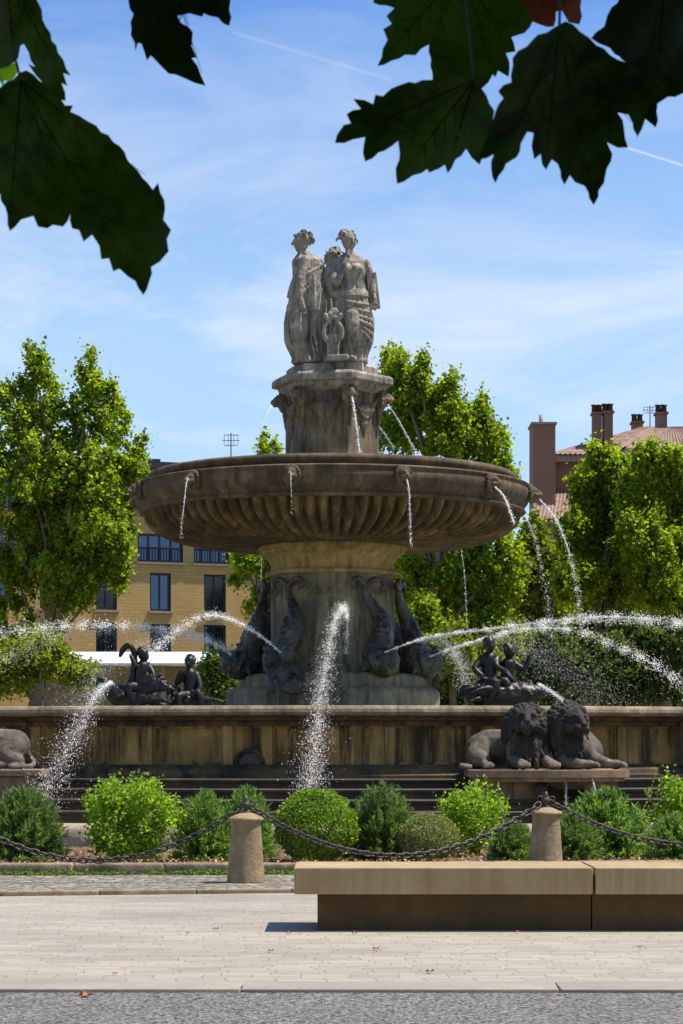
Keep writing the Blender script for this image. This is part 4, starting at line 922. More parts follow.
# ================================================================ water
def catmull(P, n):
    P = [Vector(p) for p in P]; out = []
    segs = len(P)-1
    for q in range(n):
        s = q/(n-1)*segs; i = min(int(s), segs-1); t_ = s-i
        p0 = P[max(i-1,0)]; p1 = P[i]; p2 = P[i+1]; p3 = P[min(i+2, segs)]
        out.append(.5*((2*p1)+(p2-p0)*t_+(2*p0-5*p1+4*p2-p3)*t_*t_+(3*p1-p0-3*p2+p3)*t_**3))
    return out
SPD, SPN = .85, .95
STREAK = ([(.8,0,0),(-.8,0,0),(0,1.9,0),(0,-1.9,0),(0,0,.8),(0,0,-.8)], OCTA[1])
def jet(label, pts, n, s0, s1, d0=.008, d1=.02, core=.5, cr=.02, group='water jets of the fountain', fall=0, power=1.0, name='water_jet'):
    """pts in (px, py, Y); drops spread s0 -> s1 metres"""
    W_ = [at(*p) for p in pts]; path = catmull(W_, 80); A = np.array([tuple(p) for p in path])
    e = empty(name, W_[0], label, 'water jet', group)
    n = int(n*SPN); s0 *= SPD; s1 *= SPD
    t_ = RNG.random(n)**power; t_ = np.clip(t_+.012*np.sin(t_*95+len(label))+.006*np.sin(t_*230), 0, 1); idx = t_*(len(A)-1); i0 = np.minimum(idx.astype(int), len(A)-2); fr = (idx-i0)[:,None]
    # clumped drops: waves of density along the jet
    C = A[i0]*(1-fr)+A[i0+1]*fr; sp = (s0+(s1-s0)*t_)[:,None]
    C = C+RNG.normal(size=(n,3))*sp*RNG.random((n,1))**.5
    C[:,2] -= np.abs(RNG.normal(size=n))*sp[:,0]*fall
    tg = A[i0+1]-A[i0]; tg /= np.linalg.norm(tg,axis=1)[:,None]+1e-9; tg = tg+RNG.normal(size=tg.shape)*.35; tg /= np.linalg.norm(tg,axis=1)[:,None]
    q_ = RNG.normal(size=tg.shape); q_ -= (q_*tg).sum(1)[:,None]*tg; q_ /= np.linalg.norm(q_,axis=1)[:,None]
    o = inst('spray', *STREAK, C, (d0+(d1-d0)*RNG.random(n)**5)*.43, M['drop'], e, rots=np.stack([q_,tg,np.cross(q_,tg)],2)); o['kind'] = 'stuff'
    if core:
        k = max(4, int(80*core)); cr *= .62; mb = MB(); q = path[:k]; rr = []
        for i in range(k): rr.append(cr*(.75+.45*noise.noise(Vector((i*.9, len(label), 0)))))
        q = [p+Vector((noise.noise(Vector((i*.5,1,len(label)))), 0, noise.noise(Vector((i*.5,7,1)))))*cr*.5*min(1,i/10) for i, p in enumerate(q)]
        mb.tube(q, rr, 7); mb.build('stream', M['stream'], e, True)
    return e
# fans from the dolphins, right side
jet('tall arc of water from the right front dolphin sweeping to the right edge', [(385,652,43.5),(430,637,42.5),(490,629,41),(560,620,39.5),(620,617,38.5),(700,626,37.5),(760,645,37)], 5200, .012,.11, .010,.024, .75,.028)
jet('second arc of water curving right and down towards the basin rim', [(428,657,45),(470,643,43),(520,630,41),(570,630,40),(620,648,39),(660,668,38),(700,700,37)], 4200, .012,.13, .010,.024, .5,.026)
jet('flat high arc of water passing behind to the right edge', [(428,655,46),(480,640,46.5),(560,623,47),(640,622,47.5),(720,630,48)], 2600, .01,.12, .009,.02, .35,.02)
jet('short veil of water falling just right of the right dolphin', [(420,640,45.5),(440,640,45),(456,655,44.5),(468,690,44)], 2600, .05,.18, .008,.018, .0,.02)
# left side
jet('arc of water from the left front dolphin rising over the swan group', [(280,652,43.5),(258,634,42.5),(232,620,41.5),(205,616,40.5),(175,632,39.6),(150,655,39)], 3600, .012,.12, .010,.024, .6,.026)
jet('long low arc of water reaching the left edge of the photo', [(232,655,45),(200,636,44),(150,627,43),(90,625,42),(30,629,41),(-40,640,40)], 5200, .02,.14, .010,.024, .3,.022)
jet('lower ragged arc of water behind the swan group at the left', [(232,650,46.5),(205,642,46.5),(160,632,46),(110,630,45.5),(50,640,45),(0,660,44.5)], 3000, .03,.20, .008,.02, .0,.02)
jet('thin arc of water dropping left behind the fish rider', [(270,660,46),(240,648,46),(210,640,45.5),(180,640,45),(140,650,44.5),(100,670,44),(80,700,43.5)], 2000, .02,.22, .008,.018, .0,.02)
# centre spray towards the viewer
jet('bright thick spray of water leaping forward in front of the column', [(346,652,43.6),(347,616,42),(342,606,40.2),(334,622,38),(327,655,35.8),(321,690,33.6),(317,725,32.6),(312,765,32.1),(309,800,31.8)], 9500, .04,.21, .008,.020, .0,.03, fall=.6, power=.8)
# left spray from the swan
jet('sparkling spray from the swan beak falling over the basin wall at left', [(112,682,38.3),(102,688,36.4),(93,700,33.6),(82,722,32.6),(68,748,32.2),(52,778,31.8),(44,800,31.6)], 5200, .02,.30, .007,.020, .35,.012)
jet('fine mist of drops drifting down left of the swan group', [(150,640,39),(120,660,39),(90,685,39),(60,712,38.8)], 1500, .15,.35, .006,.014, .0,.014)
# right group
jet('jet of water from the sea beast mouth falling into the basin', [(538,684,37.9),(552,692,37.5),(568,706,37)], 900, .02,.06, .008,.018, .8,.02)
jet('cloud of mist behind the sea beast riders', [(500,640,43),(540,655,43),(580,680,43),(620,705,43)], 4200, .3,.7, .006,.013, .0,.014)
jet('fan of fine spray between the column and the sea beast riders', [(440,650,44),(470,665,43.5),(490,690,43),(500,710,43)], 1500, .1,.4, .006,.013, .0,.014)
# from the masks of the bowl
jet('thin stream dribbling from the second mask at the left of the bowl', [(188,478,42.2),(186,486,42),(184,505,41.8),(182,520,41.7),(181,538,41.6)], 320, .008,.03, .007,.014, .75,.011, 'streams from the bowl masks')
jet('short dribble from the mask nearest the middle of the bowl', [(291,473,41.8),(291,485,41.7),(292,515,41.7)], 130, .008,.025, .006,.012, .7,.009, 'streams from the bowl masks')
jet('wavy stream falling in front of the bowl right of the column', [(407,480,41.9),(409,490,41.7),(410,515,41.6),(411,545,41.6)], 420, .01,.035, .008,.016, .8,.014, 'streams from the bowl masks')
jet('strong stream curving from the right front mask of the bowl', [(495,487,43),(503,495,42.7),(509,508,42.5),(514,524,42.4)], 520, .012,.04, .009,.02, .95,.024, 'streams from the bowl masks')
jet('long arc of water from the rightmost mask of the bowl', [(537,497,45.3),(549,510,45.2),(560,528,45.1),(570,556,45),(577,590,45),(580,625,45)], 1300, .012,.07, .009,.02, .6,.022, 'streams from the bowl masks')
jet('falling water behind the right end of the bowl', [(522,512,47.5),(532,530,47.5),(540,560,47.5),(548,600,47.5),(552,640,47.5)], 900, .03,.10, .008,.018, .3,.016, 'streams from the bowl masks')
jet('thin far stream falling in front of the green trees right of the column', [(460,540,49.9),(464,570,50),(466,600,50),(467,640,50)], 300, .012,.03, .007,.014, .8,.010, 'streams from the bowl masks')
jet('thin far stream falling at the left of the column', [(262,545,49.9),(261,580,50),(261,620,50)], 260, .012,.03, .007,.014, .8,.010, 'streams from the bowl masks')
# from the upper block
jet('thin stream from the left corner of the upper block', [(272,405,45),(264,420,44.7),(259,438,44.6),(255,456,44.5)], 200, .006,.02, .006,.012, 1,.011, 'streams from the upper block')
jet('white stream running down the front corner of the upper block', [(352,397,44.8),(354,408,44.7),(357,430,44.6),(360,456,44.5)], 900, .012,.05, .008,.018, 1,.022, 'streams from the upper block')
jet('stream arching from the right corner of the upper block', [(386,402,46),(396,416,46),(406,434,46),(416,452,46)], 420, .008,.04, .007,.016, 1,.016, 'streams from the upper block')
jet('lower stream at the back right of the upper block', [(374,421,47.2),(384,433,47.2),(395,450,47.2)], 300, .01,.04, .006,.014, .9,.012, 'streams from the upper block')
# under the lions
jet('small trickle falling from the left of the shell under the lions', [(566,782,31.5),(566,795,31.4),(566,808,31.4)], 200, .02,.04, .005,.01, .9,.012, 'trickles under the lions')
jet('small trickle falling from the right of the shell under the lions', [(592,778,31.5),(596,792,31.4),(601,806,31.4)], 200, .01,.03, .005,.01, 1,.014, 'trickles under the lions')

# ================================================================ plants
SAGE = leafmat('grey_green_leaf', (.08,.10,.03), (.16,.18,.06), (.28,.28,.12), .3)
BOX = leafmat('box_leaf', (.035,.07,.010), (.10,.17,.02), (.22,.30,.04), .45)
BRIGHT = leafmat('bright_leaf', (.06,.11,.010), (.15,.23,.018), (.30,.40,.05), .5)
ROSE = leafmat('rosemary_leaf', (.03,.06,.018), (.08,.135,.04), (.19,.26,.09), .35)
FRESH = leafmat('fresh_leaf', (.04,.08,.02), (.10,.17,.04), (.22,.31,.10), .4)
STEM = plain('shrub_stem', (.10,.07,.04), .8)
def bush(label, cx, top, bot, w, Y, kind, n=9000, mat=None, size=.035, cat='shrub', seed=1):
    zb = .10; z1 = zat(top+3, Y); hgt = z1-zb; W2 = w*.92/2/F*Y; X = at(cx,0,Y).x; rg = np.random.default_rng(seed)
    e = empty({'ball':'round_shrub','spiky':'rosemary_shrub','leafy':'leafy_shrub','blade':'iris_plant'}[kind], (X,Y,zb), label, cat, 'shrubs of the garden bed')
    mb = MB(); rnd = random.Random(seed)
    for i in range(10 if kind != 'blade' else 0):
        a = rnd.uniform(0,6.28); r = rnd.uniform(.2,.75)
        mb.tube([(X+rnd.uniform(-.03,.03),Y,zb-.02),(X+math.cos(a)*r*W2*.5,Y+math.sin(a)*r*W2*.5,zb+hgt*.35),(X+math.cos(a)*r*W2,Y+math.sin(a)*r*W2,zb+hgt*.7)],[.018,.012,.005],6)
    if kind != 'blade': mb.build('stems', STEM, e)
    if kind == 'ball':
        d = rg.normal(size=(n,3)); d /= np.linalg.norm(d,axis=1)[:,None]; d[:,2] = np.where(d[:,2]<-.9, -d[:,2], d[:,2])
        nzv = np.array([noise.noise(Vector(v)*2.6)*.5+noise.noise(Vector(v)*6)*.35 for v in d]); rr = (1-.28*rg.random(n)**2)*(1+.16*nzv)
        C = np.stack([X+d[:,0]*rr*W2, Y+d[:,1]*rr*W2, zb+hgt*.48+d[:,2]*rr*hgt*.52],1)
        inst('foliage', *KITE, C, rg.uniform(size*.6,size*1.3,n), mat, e, up=.5, rng=rg)
    elif kind == 'leafy':
        m = 90; d = rg.normal(size=(m,3)); d /= np.linalg.norm(d,axis=1)[:,None]; d[:,2] = np.abs(d[:,2])*1.05-.35*(rg.random(m)<.45)
        rr = rg.uniform(.5,1.0,m); d[:,2] = rg.uniform(-.95,1,m); sq = np.sqrt(np.clip(1-d[:,2]**4,.1,1)); P = np.stack([X+d[:,0]*rr*W2*.95*sq*1.15, Y+d[:,1]*rr*W2*.95*sq, zb+hgt*.5+d[:,2]*hgt*.46],1)
        C = P[rg.integers(0,m,n)]+rg.normal(size=(n,3))*[.06,.06,.07]; C[:,2] = np.maximum(C[:,2], zb+.02)
        inst('foliage', *LOBED, C, rg.uniform(size*.6,size*1.4,n), mat, e, up=.5, rng=rg)
    elif kind == 'spiky':
        n = int(n*1.9); m = 360; a = rg.uniform(0,6.28,m); el = np.abs(rg.normal(size=m))*.85; el = np.minimum(el, 1.5); B0 = np.array([X,Y,zb]); dirs = np.stack([np.sin(el)*np.cos(a), np.sin(el)*np.sin(a), np.cos(el)],1)
        L = rg.uniform(.80,1.02,m); k = n//m; t_ = (np.arange(k)+.5)/k; t_ = .22+.78*t_**.8
        el2 = (1/np.sqrt((np.sin(el)/W2)**2+(np.cos(el)/hgt)**2))*L
        P = B0+dirs[:,None,:]*(el2[:,None]*t_[None,:])[:,:,None]; P[:,:,2] = zb+(P[:,:,2]-zb)*1.0
        P = P.reshape(-1,3)+rg.normal(size=(m*k,3))*.012; D = np.repeat(dirs,k,0)
        tt = D+rg.normal(size=D.shape)*.55; tt /= np.linalg.norm(tt,axis=1)[:,None]; q = rg.normal(size=D.shape); q -= (q*tt).sum(1)[:,None]*tt; q /= np.linalg.norm(q,axis=1)[:,None]
        rots = np.stack([q, tt, np.cross(q,tt)],2)
        NB = ([(-.13,0,0),(.13,0,0),(.05,1,.05),(-.05,1,.05)],[(0,1,2,3)])
        inst('foliage', *NB, P, rg.uniform(size*.7,size*1.5,m*k), mat, e, rots=rots, rng=rg)
    elif kind == 'blade':
        mb = MB()
        for i in range(n):
            a = rnd.uniform(0,6.28); ln = rnd.uniform(.6,1)*hgt; r = rnd.uniform(.15,1)*W2; u_ = Vector((-math.sin(a),math.cos(a),0))*.016; pts = []
            for j in range(7):
                t_ = j/6; pts.append(Vector((X+math.cos(a)*r*t_**1.5, Y+math.sin(a)*r*t_**1.5, zb+ln*math.sin(min(1.0,t_)*1.9)/1.0*.98)))
            vs = []; [vs.extend((p-u_*(1-(j/6)**2), p+u_*(1-(j/6)**2))) for j, p in enumerate(pts)]
            mb.add(vs, [(2*j,2*j+1,2*j+3,2*j+2) for j in range(6)])
        mb.build('blades', mat, e)
    return e
bush('bushy green rosemary at the far left of the bed', 24, 784,862, 100, 27.0, 'spiky', 14000, ROSE, .05, seed=1)
bush('bright yellow-green broad-leaved shrub between two rosemary bushes', 131, 778,858, 102, 27.0, 'leafy', 8000, BRIGHT, .038, seed=2)
bush('soft green feathery shrub just left of the left bollard', 206, 787,862, 84, 27.4, 'spiky', 9000, FRESH, .045, seed=3)
bush('feathery shrub rising behind the left bollard', 246, 784,858, 76, 27.9, 'spiky', 9000, FRESH, .045, seed=13)
bush('dense round box shrub right of the left bollard', 316, 787,862, 90, 26.9, 'ball', 15000, BOX, .032, seed=4)
bush('upright feathery green shrub behind the chain at centre', 382, 780,862, 84, 27.2, 'spiky', 13000, ROSE, .045, seed=5)
bush('small round olive-grey cushion shrub', 428, 811,862, 68, 26.9, 'ball', 11000, SAGE, .024, seed=6)
bush('yellow-green shrub with bare stems below the lions', 477, 784,852, 80, 28.3, 'leafy', 5200, BRIGHT, .034, seed=7)
bush('low dark rosemary left of the right bollard', 512, 816,862, 56, 27.0, 'spiky', 7000, ROSE, .04, seed=8)
bush('dark rosemary right of the right bollard', 572, 810,862, 74, 27.3, 'spiky', 8000, ROSE, .04, seed=9)
bush('tall loose rosemary in front of the lion platform', 606, 788,860, 110, 28.0, 'spiky', 9000, FRESH, .07, seed=10)
bush('clump of arching strap leaves at the right of the bed', 628, 820,858, 44, 27.1, 'blade', 70, FRESH, .05, 'plant', seed=11)
bush('green rosemary at the right edge above the bench', 676, 810,862, 80, 27.2, 'spiky', 8000, FRESH, .045, seed=12)
bush('tall wild shrub with thin upright stems at the right edge', 676, 778,850, 50, 29.3, 'leafy', 2200, BRIGHT, .045, seed=15)
# flowering weeds with tall stems
for i, (px, top) in enumerate(((648,786),(669,762),(661,775),(486,777))):
    Y = 29.4; X = at(px,0,Y).x; z1 = zat(top,Y); e = empty('tall_weed', (X,Y,.1), ['thin weed stalk beside the lion platform right end','tallest thin weed stalk at the right edge','slender weed stalk left of the tallest one','thin weed stalk above the yellow-green shrub under the lions'][i], 'weed', 'tall weeds in the bed')
    mb = MB(); mb.tube([(X,Y,.1),(X+.02,Y,.1+(z1-.1)*.5),(X-.01,Y,z1)],[.008,.006,.004],5); mb.build('stem', STEM, e)
    n = 90; C = np.stack([X+RNG.normal(size=n)*.04, Y+RNG.normal(size=n)*.04, .3+(z1-.3)*RNG.random(n)],1); inst('leaves', *KITE, C, RNG.uniform(.03,.06,n), BRIGHT, e, up=.5)

# ---------------------------------------------------------------- trees
TL = leafmat('plane_leaf', (.038,.060,.007), (.125,.175,.016), (.30,.36,.03), .5, (2.3,2.4,.4))
TD = leafmat('dark_tree_leaf', (.025,.04,.008), (.055,.08,.015), (.11,.14,.03), .4)
TO = leafmat('olive_tree_leaf', (.06,.08,.010), (.15,.18,.02), (.27,.29,.04), .45)
def tree(name, label, base, Y, lobes, clumps, per, size, mat, seed, dz=.8, trunk=.2, bend=None, group='trees behind the fountain', crad=.30, gaps=True):
    rg = np.random.default_rng(seed); rnd = random.Random(seed); b = at(base,0,Y); b.z = -.06
    e = empty(name, b, label, 'tree', group); w = Y/F
    clumps = int(clumps*2.2); per = int(per*1.7); crad *= .78; size *= .72
    area = np.array([l[2]*l[3] for l in lobes], float); cnt = np.maximum(3, (clumps*area/area.sum()).astype(int)); CC = []
    cents = []
    for (px, py, rx, ry), k in zip(lobes, cnt):
        off = rnd.uniform(-.6,.6)*rx*w; c = at(px, py, Y)+Vector((0, off, 0)); cents.append(c)
        d = rg.normal(size=(k,3)); d /= np.linalg.norm(d,axis=1)[:,None]; r = rg.random(k)**(1/2.6)
        rad = np.array([rx*w-crad*.5, rx*w*dz, ry*w-crad*.4]); CC.append(np.array(c)+d*r[:,None]*np.maximum(rad,.2))
    CC = np.concatenate(CC); K = len(CC); cr = rg.uniform(.45,1.35,K)*crad
    idx = np.repeat(np.arange(K), (per*(cr/crad)**2).astype(int)); n = len(idx)
    d = rg.normal(size=(n,3)); d /= np.linalg.norm(d,axis=1)[:,None]; r = np.abs(rg.normal(size=n))*.62
    C = CC[idx]+d*(r*cr[idx])[:,None]*np.array([.85,.85,1.15])
    inst('crown', *LOBED, C, rg.uniform(size*.55,size*1.25,n), mat, e, up=.7, rng=rg)
    mb = MB(); top = max(c.z for c in cents); P0 = b.copy()
    spine = [P0]; mid = sum((c for c in cents), Vector())/len(cents); bb = Vector(bend) if bend else Vector()
    for t_ in (.25,.5,.75,1): spine.append(Vector((b.x*(1-t_)+mid.x*t_, Y, b.z+(mid.z-b.z)*t_))+bb*math.sin(math.pi*t_)+Vector((rnd.uniform(-.1,.1),0,0)))
    mb.tube(catmull(spine, 14), [trunk*(1.25-.055*i) for i in range(14)], 10); mb.build('trunk', M['bark'], e, True)
    mb = MB(); sp = catmull(spine, 20)
    for c in cents:
        s = sp[min(19, max(6, int(20*(c.z-b.z)/(mid.z-b.z)*.62)))]; m_ = s.lerp(c,.5)+Vector((rnd.uniform(-.2,.2),0,rnd.uniform(0,.35)))
        mb.tube(catmull([s,m_,c],8), [trunk*.45*(1-.1*i) for i in range(8)], 7)
    for i in rg.choice(K, min(K, 70), replace=False):
        c = Vector(CC[i]); s = min(cents, key=lambda q: (q-c).length); mb.tube([s, s.lerp(c,.5)+Vector((rnd.uniform(-.1,.1),0,.08)), c], [trunk*.16,trunk*.1,.015], 5)
    mb.build('limbs', M['bark'], e, True)
    return e
tree('plane_tree','tall green plane tree at the far left in front of the brick building', 8, 62,
     [(36,365,17,32),(38,400,26,40),(88,372,15,30),(88,405,26,42),(16,425,30,45),(62,430,30,40),(113,402,13,26),(114,436,24,38),(140,450,10,22),(30,480,45,45),(88,480,42,45),(130,478,22,38),(50,530,50,42),(108,535,32,42),(14,575,34,40),(66,585,36,32),(112,575,20,30),(-20,500,40,90),(15,630,50,34),(0,670,40,30),(60,500,60,60),(60,560,60,50),(100,530,44,50)],
     560, 70, .13, TL, 21, trunk=.15, bend=(.3,0,0))
tree('plane_tree','bright green tree rising behind the bowl right of the marble women', 414, 60,
     [(394,366,16,30),(398,384,20,34),(420,380,13,30),(424,402,24,32),(450,392,13,26),(452,412,20,28),(478,408,14,22),(474,426,26,26),(400,430,30,34),(448,440,38,38),(492,448,24,30),(504,480,18,30),(430,500,48,40),(478,510,42,42),(408,560,38,44),(456,570,44,42),(500,570,30,40),(420,620,34,30),(480,620,34,28)],
     520, 70, .125, TL, 22, trunk=.17)
tree('plane_tree','green tree mostly hidden behind the column, showing at its left', 262, 64,
     [(268,446,16,17),(285,490,40,40),(262,545,30,32),(248,570,24,26),(300,560,50,60),(256,600,18,16),(330,500,50,60)],
     190, 65, .13, TL, 23, trunk=.14)
tree('plane_tree','green tree in front of the tiled house, left of the right-edge tree', 592, 64,
     [(604,458,20,20),(588,480,24,26),(622,480,24,28),(600,515,36,34),(572,535,22,28),(628,520,34,40),(640,560,40,40),(612,555,44,36),(580,585,34,30),(630,590,36,30)],
     330, 70, .13, TL, 24, trunk=.13, bend=(-.15,0,0))
tree('plane_tree','green tree at the right edge below the tiled roof', 668, 62,
     [(646,462,18,22),(632,500,22,30),(648,520,34,34),(676,464,20,22),(660,500,30,32),(690,505,30,40),(650,545,36,38),(690,560,36,40),(664,590,40,30),(700,600,30,26)],
     330, 70, .13, TL, 25, trunk=.13)
tree('young_tree','small light green tree behind the right end of the bowl', 536, 70,
     [(535,540,20,28),(550,575,24,30),(520,590,28,34),(545,615,34,26)], 150, 60, .16, TO, 26, trunk=.09)
for i, (px, lob, lab, m) in enumerate((
     (640,[(640,650,40,34),(660,675,36,30),(620,680,30,24)],'dark dense shrub behind the falling arc at the right',TD),
     (560,[(560,655,42,30),(590,668,30,30),(540,675,30,24)],'dark shrub behind the mist right of the sea beast riders',TD),
     (690,[(692,650,34,34),(700,680,30,30)],'dark shrub at the right edge behind the basin',TD),
     (468,[(450,650,34,28),(480,668,36,28)],'olive shrub behind the right side of the pedestal',TO),
     (512,[(512,646,30,26),(520,672,34,26)],'mid green shrub behind the bronze riders at the right',TO),
     (215,[(214,672,16,20),(222,690,18,14)],'small dark tree behind the fish rider',TD),
     (40,[(35,655,40,26),(80,672,24,18),(5,668,30,24)],'dark shrub under the plane tree at the left',TO))):
    tree('background_shrub', lab, px, (56,57,55,58,59,52,58)[i], lob, 75 if len(lob)>2 else 50, 75, .13 if i != 5 else .10, m, 40+i, trunk=.06, group='shrubs behind the fountain')
for i, (px, lob) in enumerate(((395,[(395,600,40,60),(400,670,36,40)]),(455,[(455,590,46,60),(450,650,46,40)]),(520,[(520,590,40,50),(520,655,46,40)]),(585,[(585,610,46,50),(585,665,46,30)]),(655,[(655,600,50,60),(655,665,50,40)]),(725,[(725,590,40,60),(720,660,40,40)]))):
    tree('distant_tree', ['distant tree seen just right of the column','distant tree filling the gap under the right half of the bowl','distant tree below the right end of the bowl','distant tree left of centre under the tiled house','distant tree near the right edge under the tiled house','distant tree cut by the right edge'][i], px, 84, lob, 110, 50, .26, TD if i%2 else TO, 60+i, crad=.55, group='distant trees', trunk=.15)

# clipped hedge closing the far side of the garden
hx0, hx1, HY = at(300,0,98).x, at(780,0,98).x, 98
rg = np.random.default_rng(77); n = 26000; he = empty('hedge', ((hx0+hx1)/2,HY,-.06), 'long dark hedge closing the park behind the shrubs at the right', 'hedge')
xs = rg.uniform(hx0,hx1,n); hz = 4.8+1.0*np.array([noise.noise(Vector((x*.25,0,0))) for x in xs])+.5*np.array([noise.noise(Vector((x*1.1,5,0))) for x in xs]); zz = hz*rg.random(n)**.7
inst('foliage', *LOBED, np.stack([xs, HY+rg.uniform(-.9,.9,n), zz],1), rg.uniform(.15,.34,n), TD, he, up=.6, rng=rg)
mb = MB(); mb.box(((hx0+hx1)/2,HY+.3,1.4),(hx1-hx0,1.0,2.9)); mb.build('inner_growth', plain('dark_hedge_core',(.02,.03,.01),.9), he)
# ================================================================ brick apartment building (left)
BN = Vector((.36,-.933,0)).normalized(); BU = Vector((-BN.y, BN.x, 0)).normalized()   # facade normal and rightward direction
if BU.x < 0: BU = -BU
B0 = at(160,0,90); B0.z = 0
def onf(px):
    """distance along the facade of an image column"""
    dx = (px-341.5)/F; t_ = (B0.y-B0.x*BU.y/BU.x)/(1-dx*BU.y/BU.x)*1.0
    # solve B0 + s*BU = (dx*Y, Y)
    s = (dx*B0.y-B0.x)/(BU.x-dx*BU.y); return s
def fz(py): return zat(py, 90)
bb = empty('apartment_building', B0, 'ochre brick apartment building with dark framed windows behind the left tree', 'building')
RZ = math.atan2(BU.y, BU.x); bb.rotation_euler = (0,0,RZ)
def bp(name, mb, mat, parent=None, smooth=False):      # local coordinates of the building
    return link_mesh(name, mb.mesh(name), mat, parent or bb, None, smooth)
rows = [(430,462,None)]
ops = []
def addw(xa, xb, ya, yb, kind): ops.append((onf(xa), onf(xb), fz(yb), fz(ya), kind))
for (xa, xb) in ((-10,30),(40,75),(85,122),(138,183),(194,229),(250,290)): addw(xa, xb, 534, 562, 'balcony')
for (xa, xb) in ((-10,8),(40,62),(96,117),(150,171),(204,226),(258,280)): addw(xa, xb, 573, 611, 'tall'); addw(xa, xb, 624, 654, 'tall')
for (xa, xb) in ((-10,30),(40,75),(85,122),(138,183),(194,229),(250,290)): addw(xa, xb, 486, 514, 'tall')
s0, s1 = onf(-60), onf(330); zt_ = fz(470)
def facade(s0, s1, z0, z1, ops, dep=.22):
    xs = sorted(set([s0,s1]+[o[0] for o in ops]+[o[1] for o in ops])); zz = sorted(set([z0,z1]+[o[2] for o in ops]+[o[3] for o in ops])); mb = MB(); rv = MB()
    for xa, xb in zip(xs[:-1], xs[1:]):
        for za, zb in zip(zz[:-1], zz[1:]):
            cx, cz = (xa+xb)/2, (za+zb)/2
            if any(o[0] < cx < o[1] and o[2] < cz < o[3] for o in ops): continue
            mb.add([(xa,0,za),(xb,0,za),(xb,0,zb),(xa,0,zb)], [(0,1,2,3)])
    for o in ops:
        a, b, c, d = o[:4]; rv.add([(a,0,c),(b,0,c),(b,0,d),(a,0,d),(a,dep,c),(b,dep,c),(b,dep,d),(a,dep,d)], [(0,4,5,1),(1,5,6,2),(2,6,7,3),(3,7,4,0)])
    return mb, rv
wl, rv = facade(s0, s1, -.06, zt_, ops)
wl.add([(s0,0,-.06),(s0,10,-.06),(s0,10,zt_),(s0,0,zt_)],[(0,1,2,3)]); wl.add([(s1,0,-.06),(s1,10,-.06),(s1,10,zt_),(s1,0,zt_)],[(0,3,2,1)]); wl.add([(s0,10,-.06),(s1,10,-.06),(s1,10,zt_),(s0,10,zt_)],[(0,3,2,1)])
bp('wall', wl, M['brick']); bp('window_reveals', rv, M['reveal'])
mb = MB(); mb.box(((s0+s1)/2,4.8,zt_+.12),(s1-s0+.6,11,.24)); bp('roof', mb, M['frame'])
mb = MB(); mb.box((onf(150),1.5,zt_+.3),(1.4,1.2,.5)); bp('roof_vent', mb, M['frame'])
for i, (a, b, c, d, kind) in enumerate(ops):
    mb = MB(); w_ = b-a; h_ = d-c; yy = .16
    for (x_, z_, sx, sz) in ((a+.04,(c+d)/2,.08,h_),(b-.04,(c+d)/2,.08,h_),((a+b)/2,c+.04,w_-.16,.08),((a+b)/2,d-.04,w_-.16,.08)): mb.box((x_,yy,z_),(sx,.07,sz))
    nm = 3 if w_ > 1.4 else 1
    for k in range(nm): mb.box((a+w_*(k+1)/(nm+1),yy,(c+d)/2),(.06,.06,h_-.16))
    f_ = bp('window', mb, M['frame'])
    g = MB(); g.add([(a,.18,c),(b,.18,c),(b,.18,d),(a,.18,d)],[(0,1,2,3)]); bp('pane', g, M['glass' if (kind == 'balcony' or i % 3 == 0) else 'darkglass'], f_)
    s_ = MB(); s_.box(((a+b)/2,-.05,c-.05),(w_+.16,.14,.08)); bp('sill', s_, M['sill'], f_)
    if kind == 'balcony':
        r_ = MB(); n = int(w_/.11)
        for k in range(n+1): r_.box((a+w_*k/n,.03,c+.28),(.02,.02,.52))
        r_.box(((a+b)/2,.03,c+.56),(w_,.04,.04)); r_.box(((a+b)/2,.03,c+.03),(w_,.04,.04)); bp('railing', r_, M['frame'], f_)
def antenna(name, base, h, label, sc=1.0):
    mb = MB(); b = Vector(base); mb.tube([b, b+Vector((0,0,h))], .025*sc, 6)
    for k, (z, L) in enumerate(((.95,.3),(.82,.36),(.7,.28))): mb.tube([b+Vector((-L*sc,0,h*z)), b+Vector((L*sc,0,h*z))], .014*sc, 5)
    for s in (-1,-.4,.4,1): mb.tube([b+Vector((s*.28*sc,0,h*.72)), b+Vector((s*.28*sc,0,h*.97))], .010*sc, 5)
    return tag(mb.build(name, M['frame'], None, False, origin=b), label, 'antenna')
a_ = at(231,0,93.5); antenna('roof_antenna', (a_.x,93.5,zt_+.24), zat(433,93.5)-zt_-.24, 'thin television aerial above the bowl at the left on the brick building roof', 1.0)

# low pavilion with a white canopy roof
Y = 74; e = empty('low_pavilion', (at(140,0,Y).x,Y,0), 'low tan pavilion with a long white flat canopy roof behind the basin at left', 'building')
x0 = at(28,0,Y).x; x1 = at(300,0,Y).x; za = zat(666,Y); zb = zat(653,Y)
mb = MB(); th = .07; zq = zb-.14; yy0, yy1 = Y-.7, Y+3
mb.add([(x0,yy0,za),(x1,yy0,za),(x1,yy1,zq+.25),(x0,yy1,zq+.25),(x0,yy0,za+th),(x1,yy0,za+th),(x1,yy1,zb+.16),(x0,yy1,zb+.16)],[(3,2,1,0),(4,5,6,7),(0,1,5,4),(1,2,6,5),(2,3,7,6),(3,0,4,7)]); mb.build('canopy_roof', M['white'], e)
mb = MB(); mb.box(((x0+x1)/2,Y+1.6,za/2-.03),(x1-x0-.8,3,za-.004+.06)); mb.build('wall', M['tan'], e)
for k in range(9): 
    mb = MB(); xx = x0+.5+(x1-x0-1)*k/8; mb.box((xx,Y-.3,za/2),(.09,.09,za-.01)); mb.build('post', M['sill'], e)
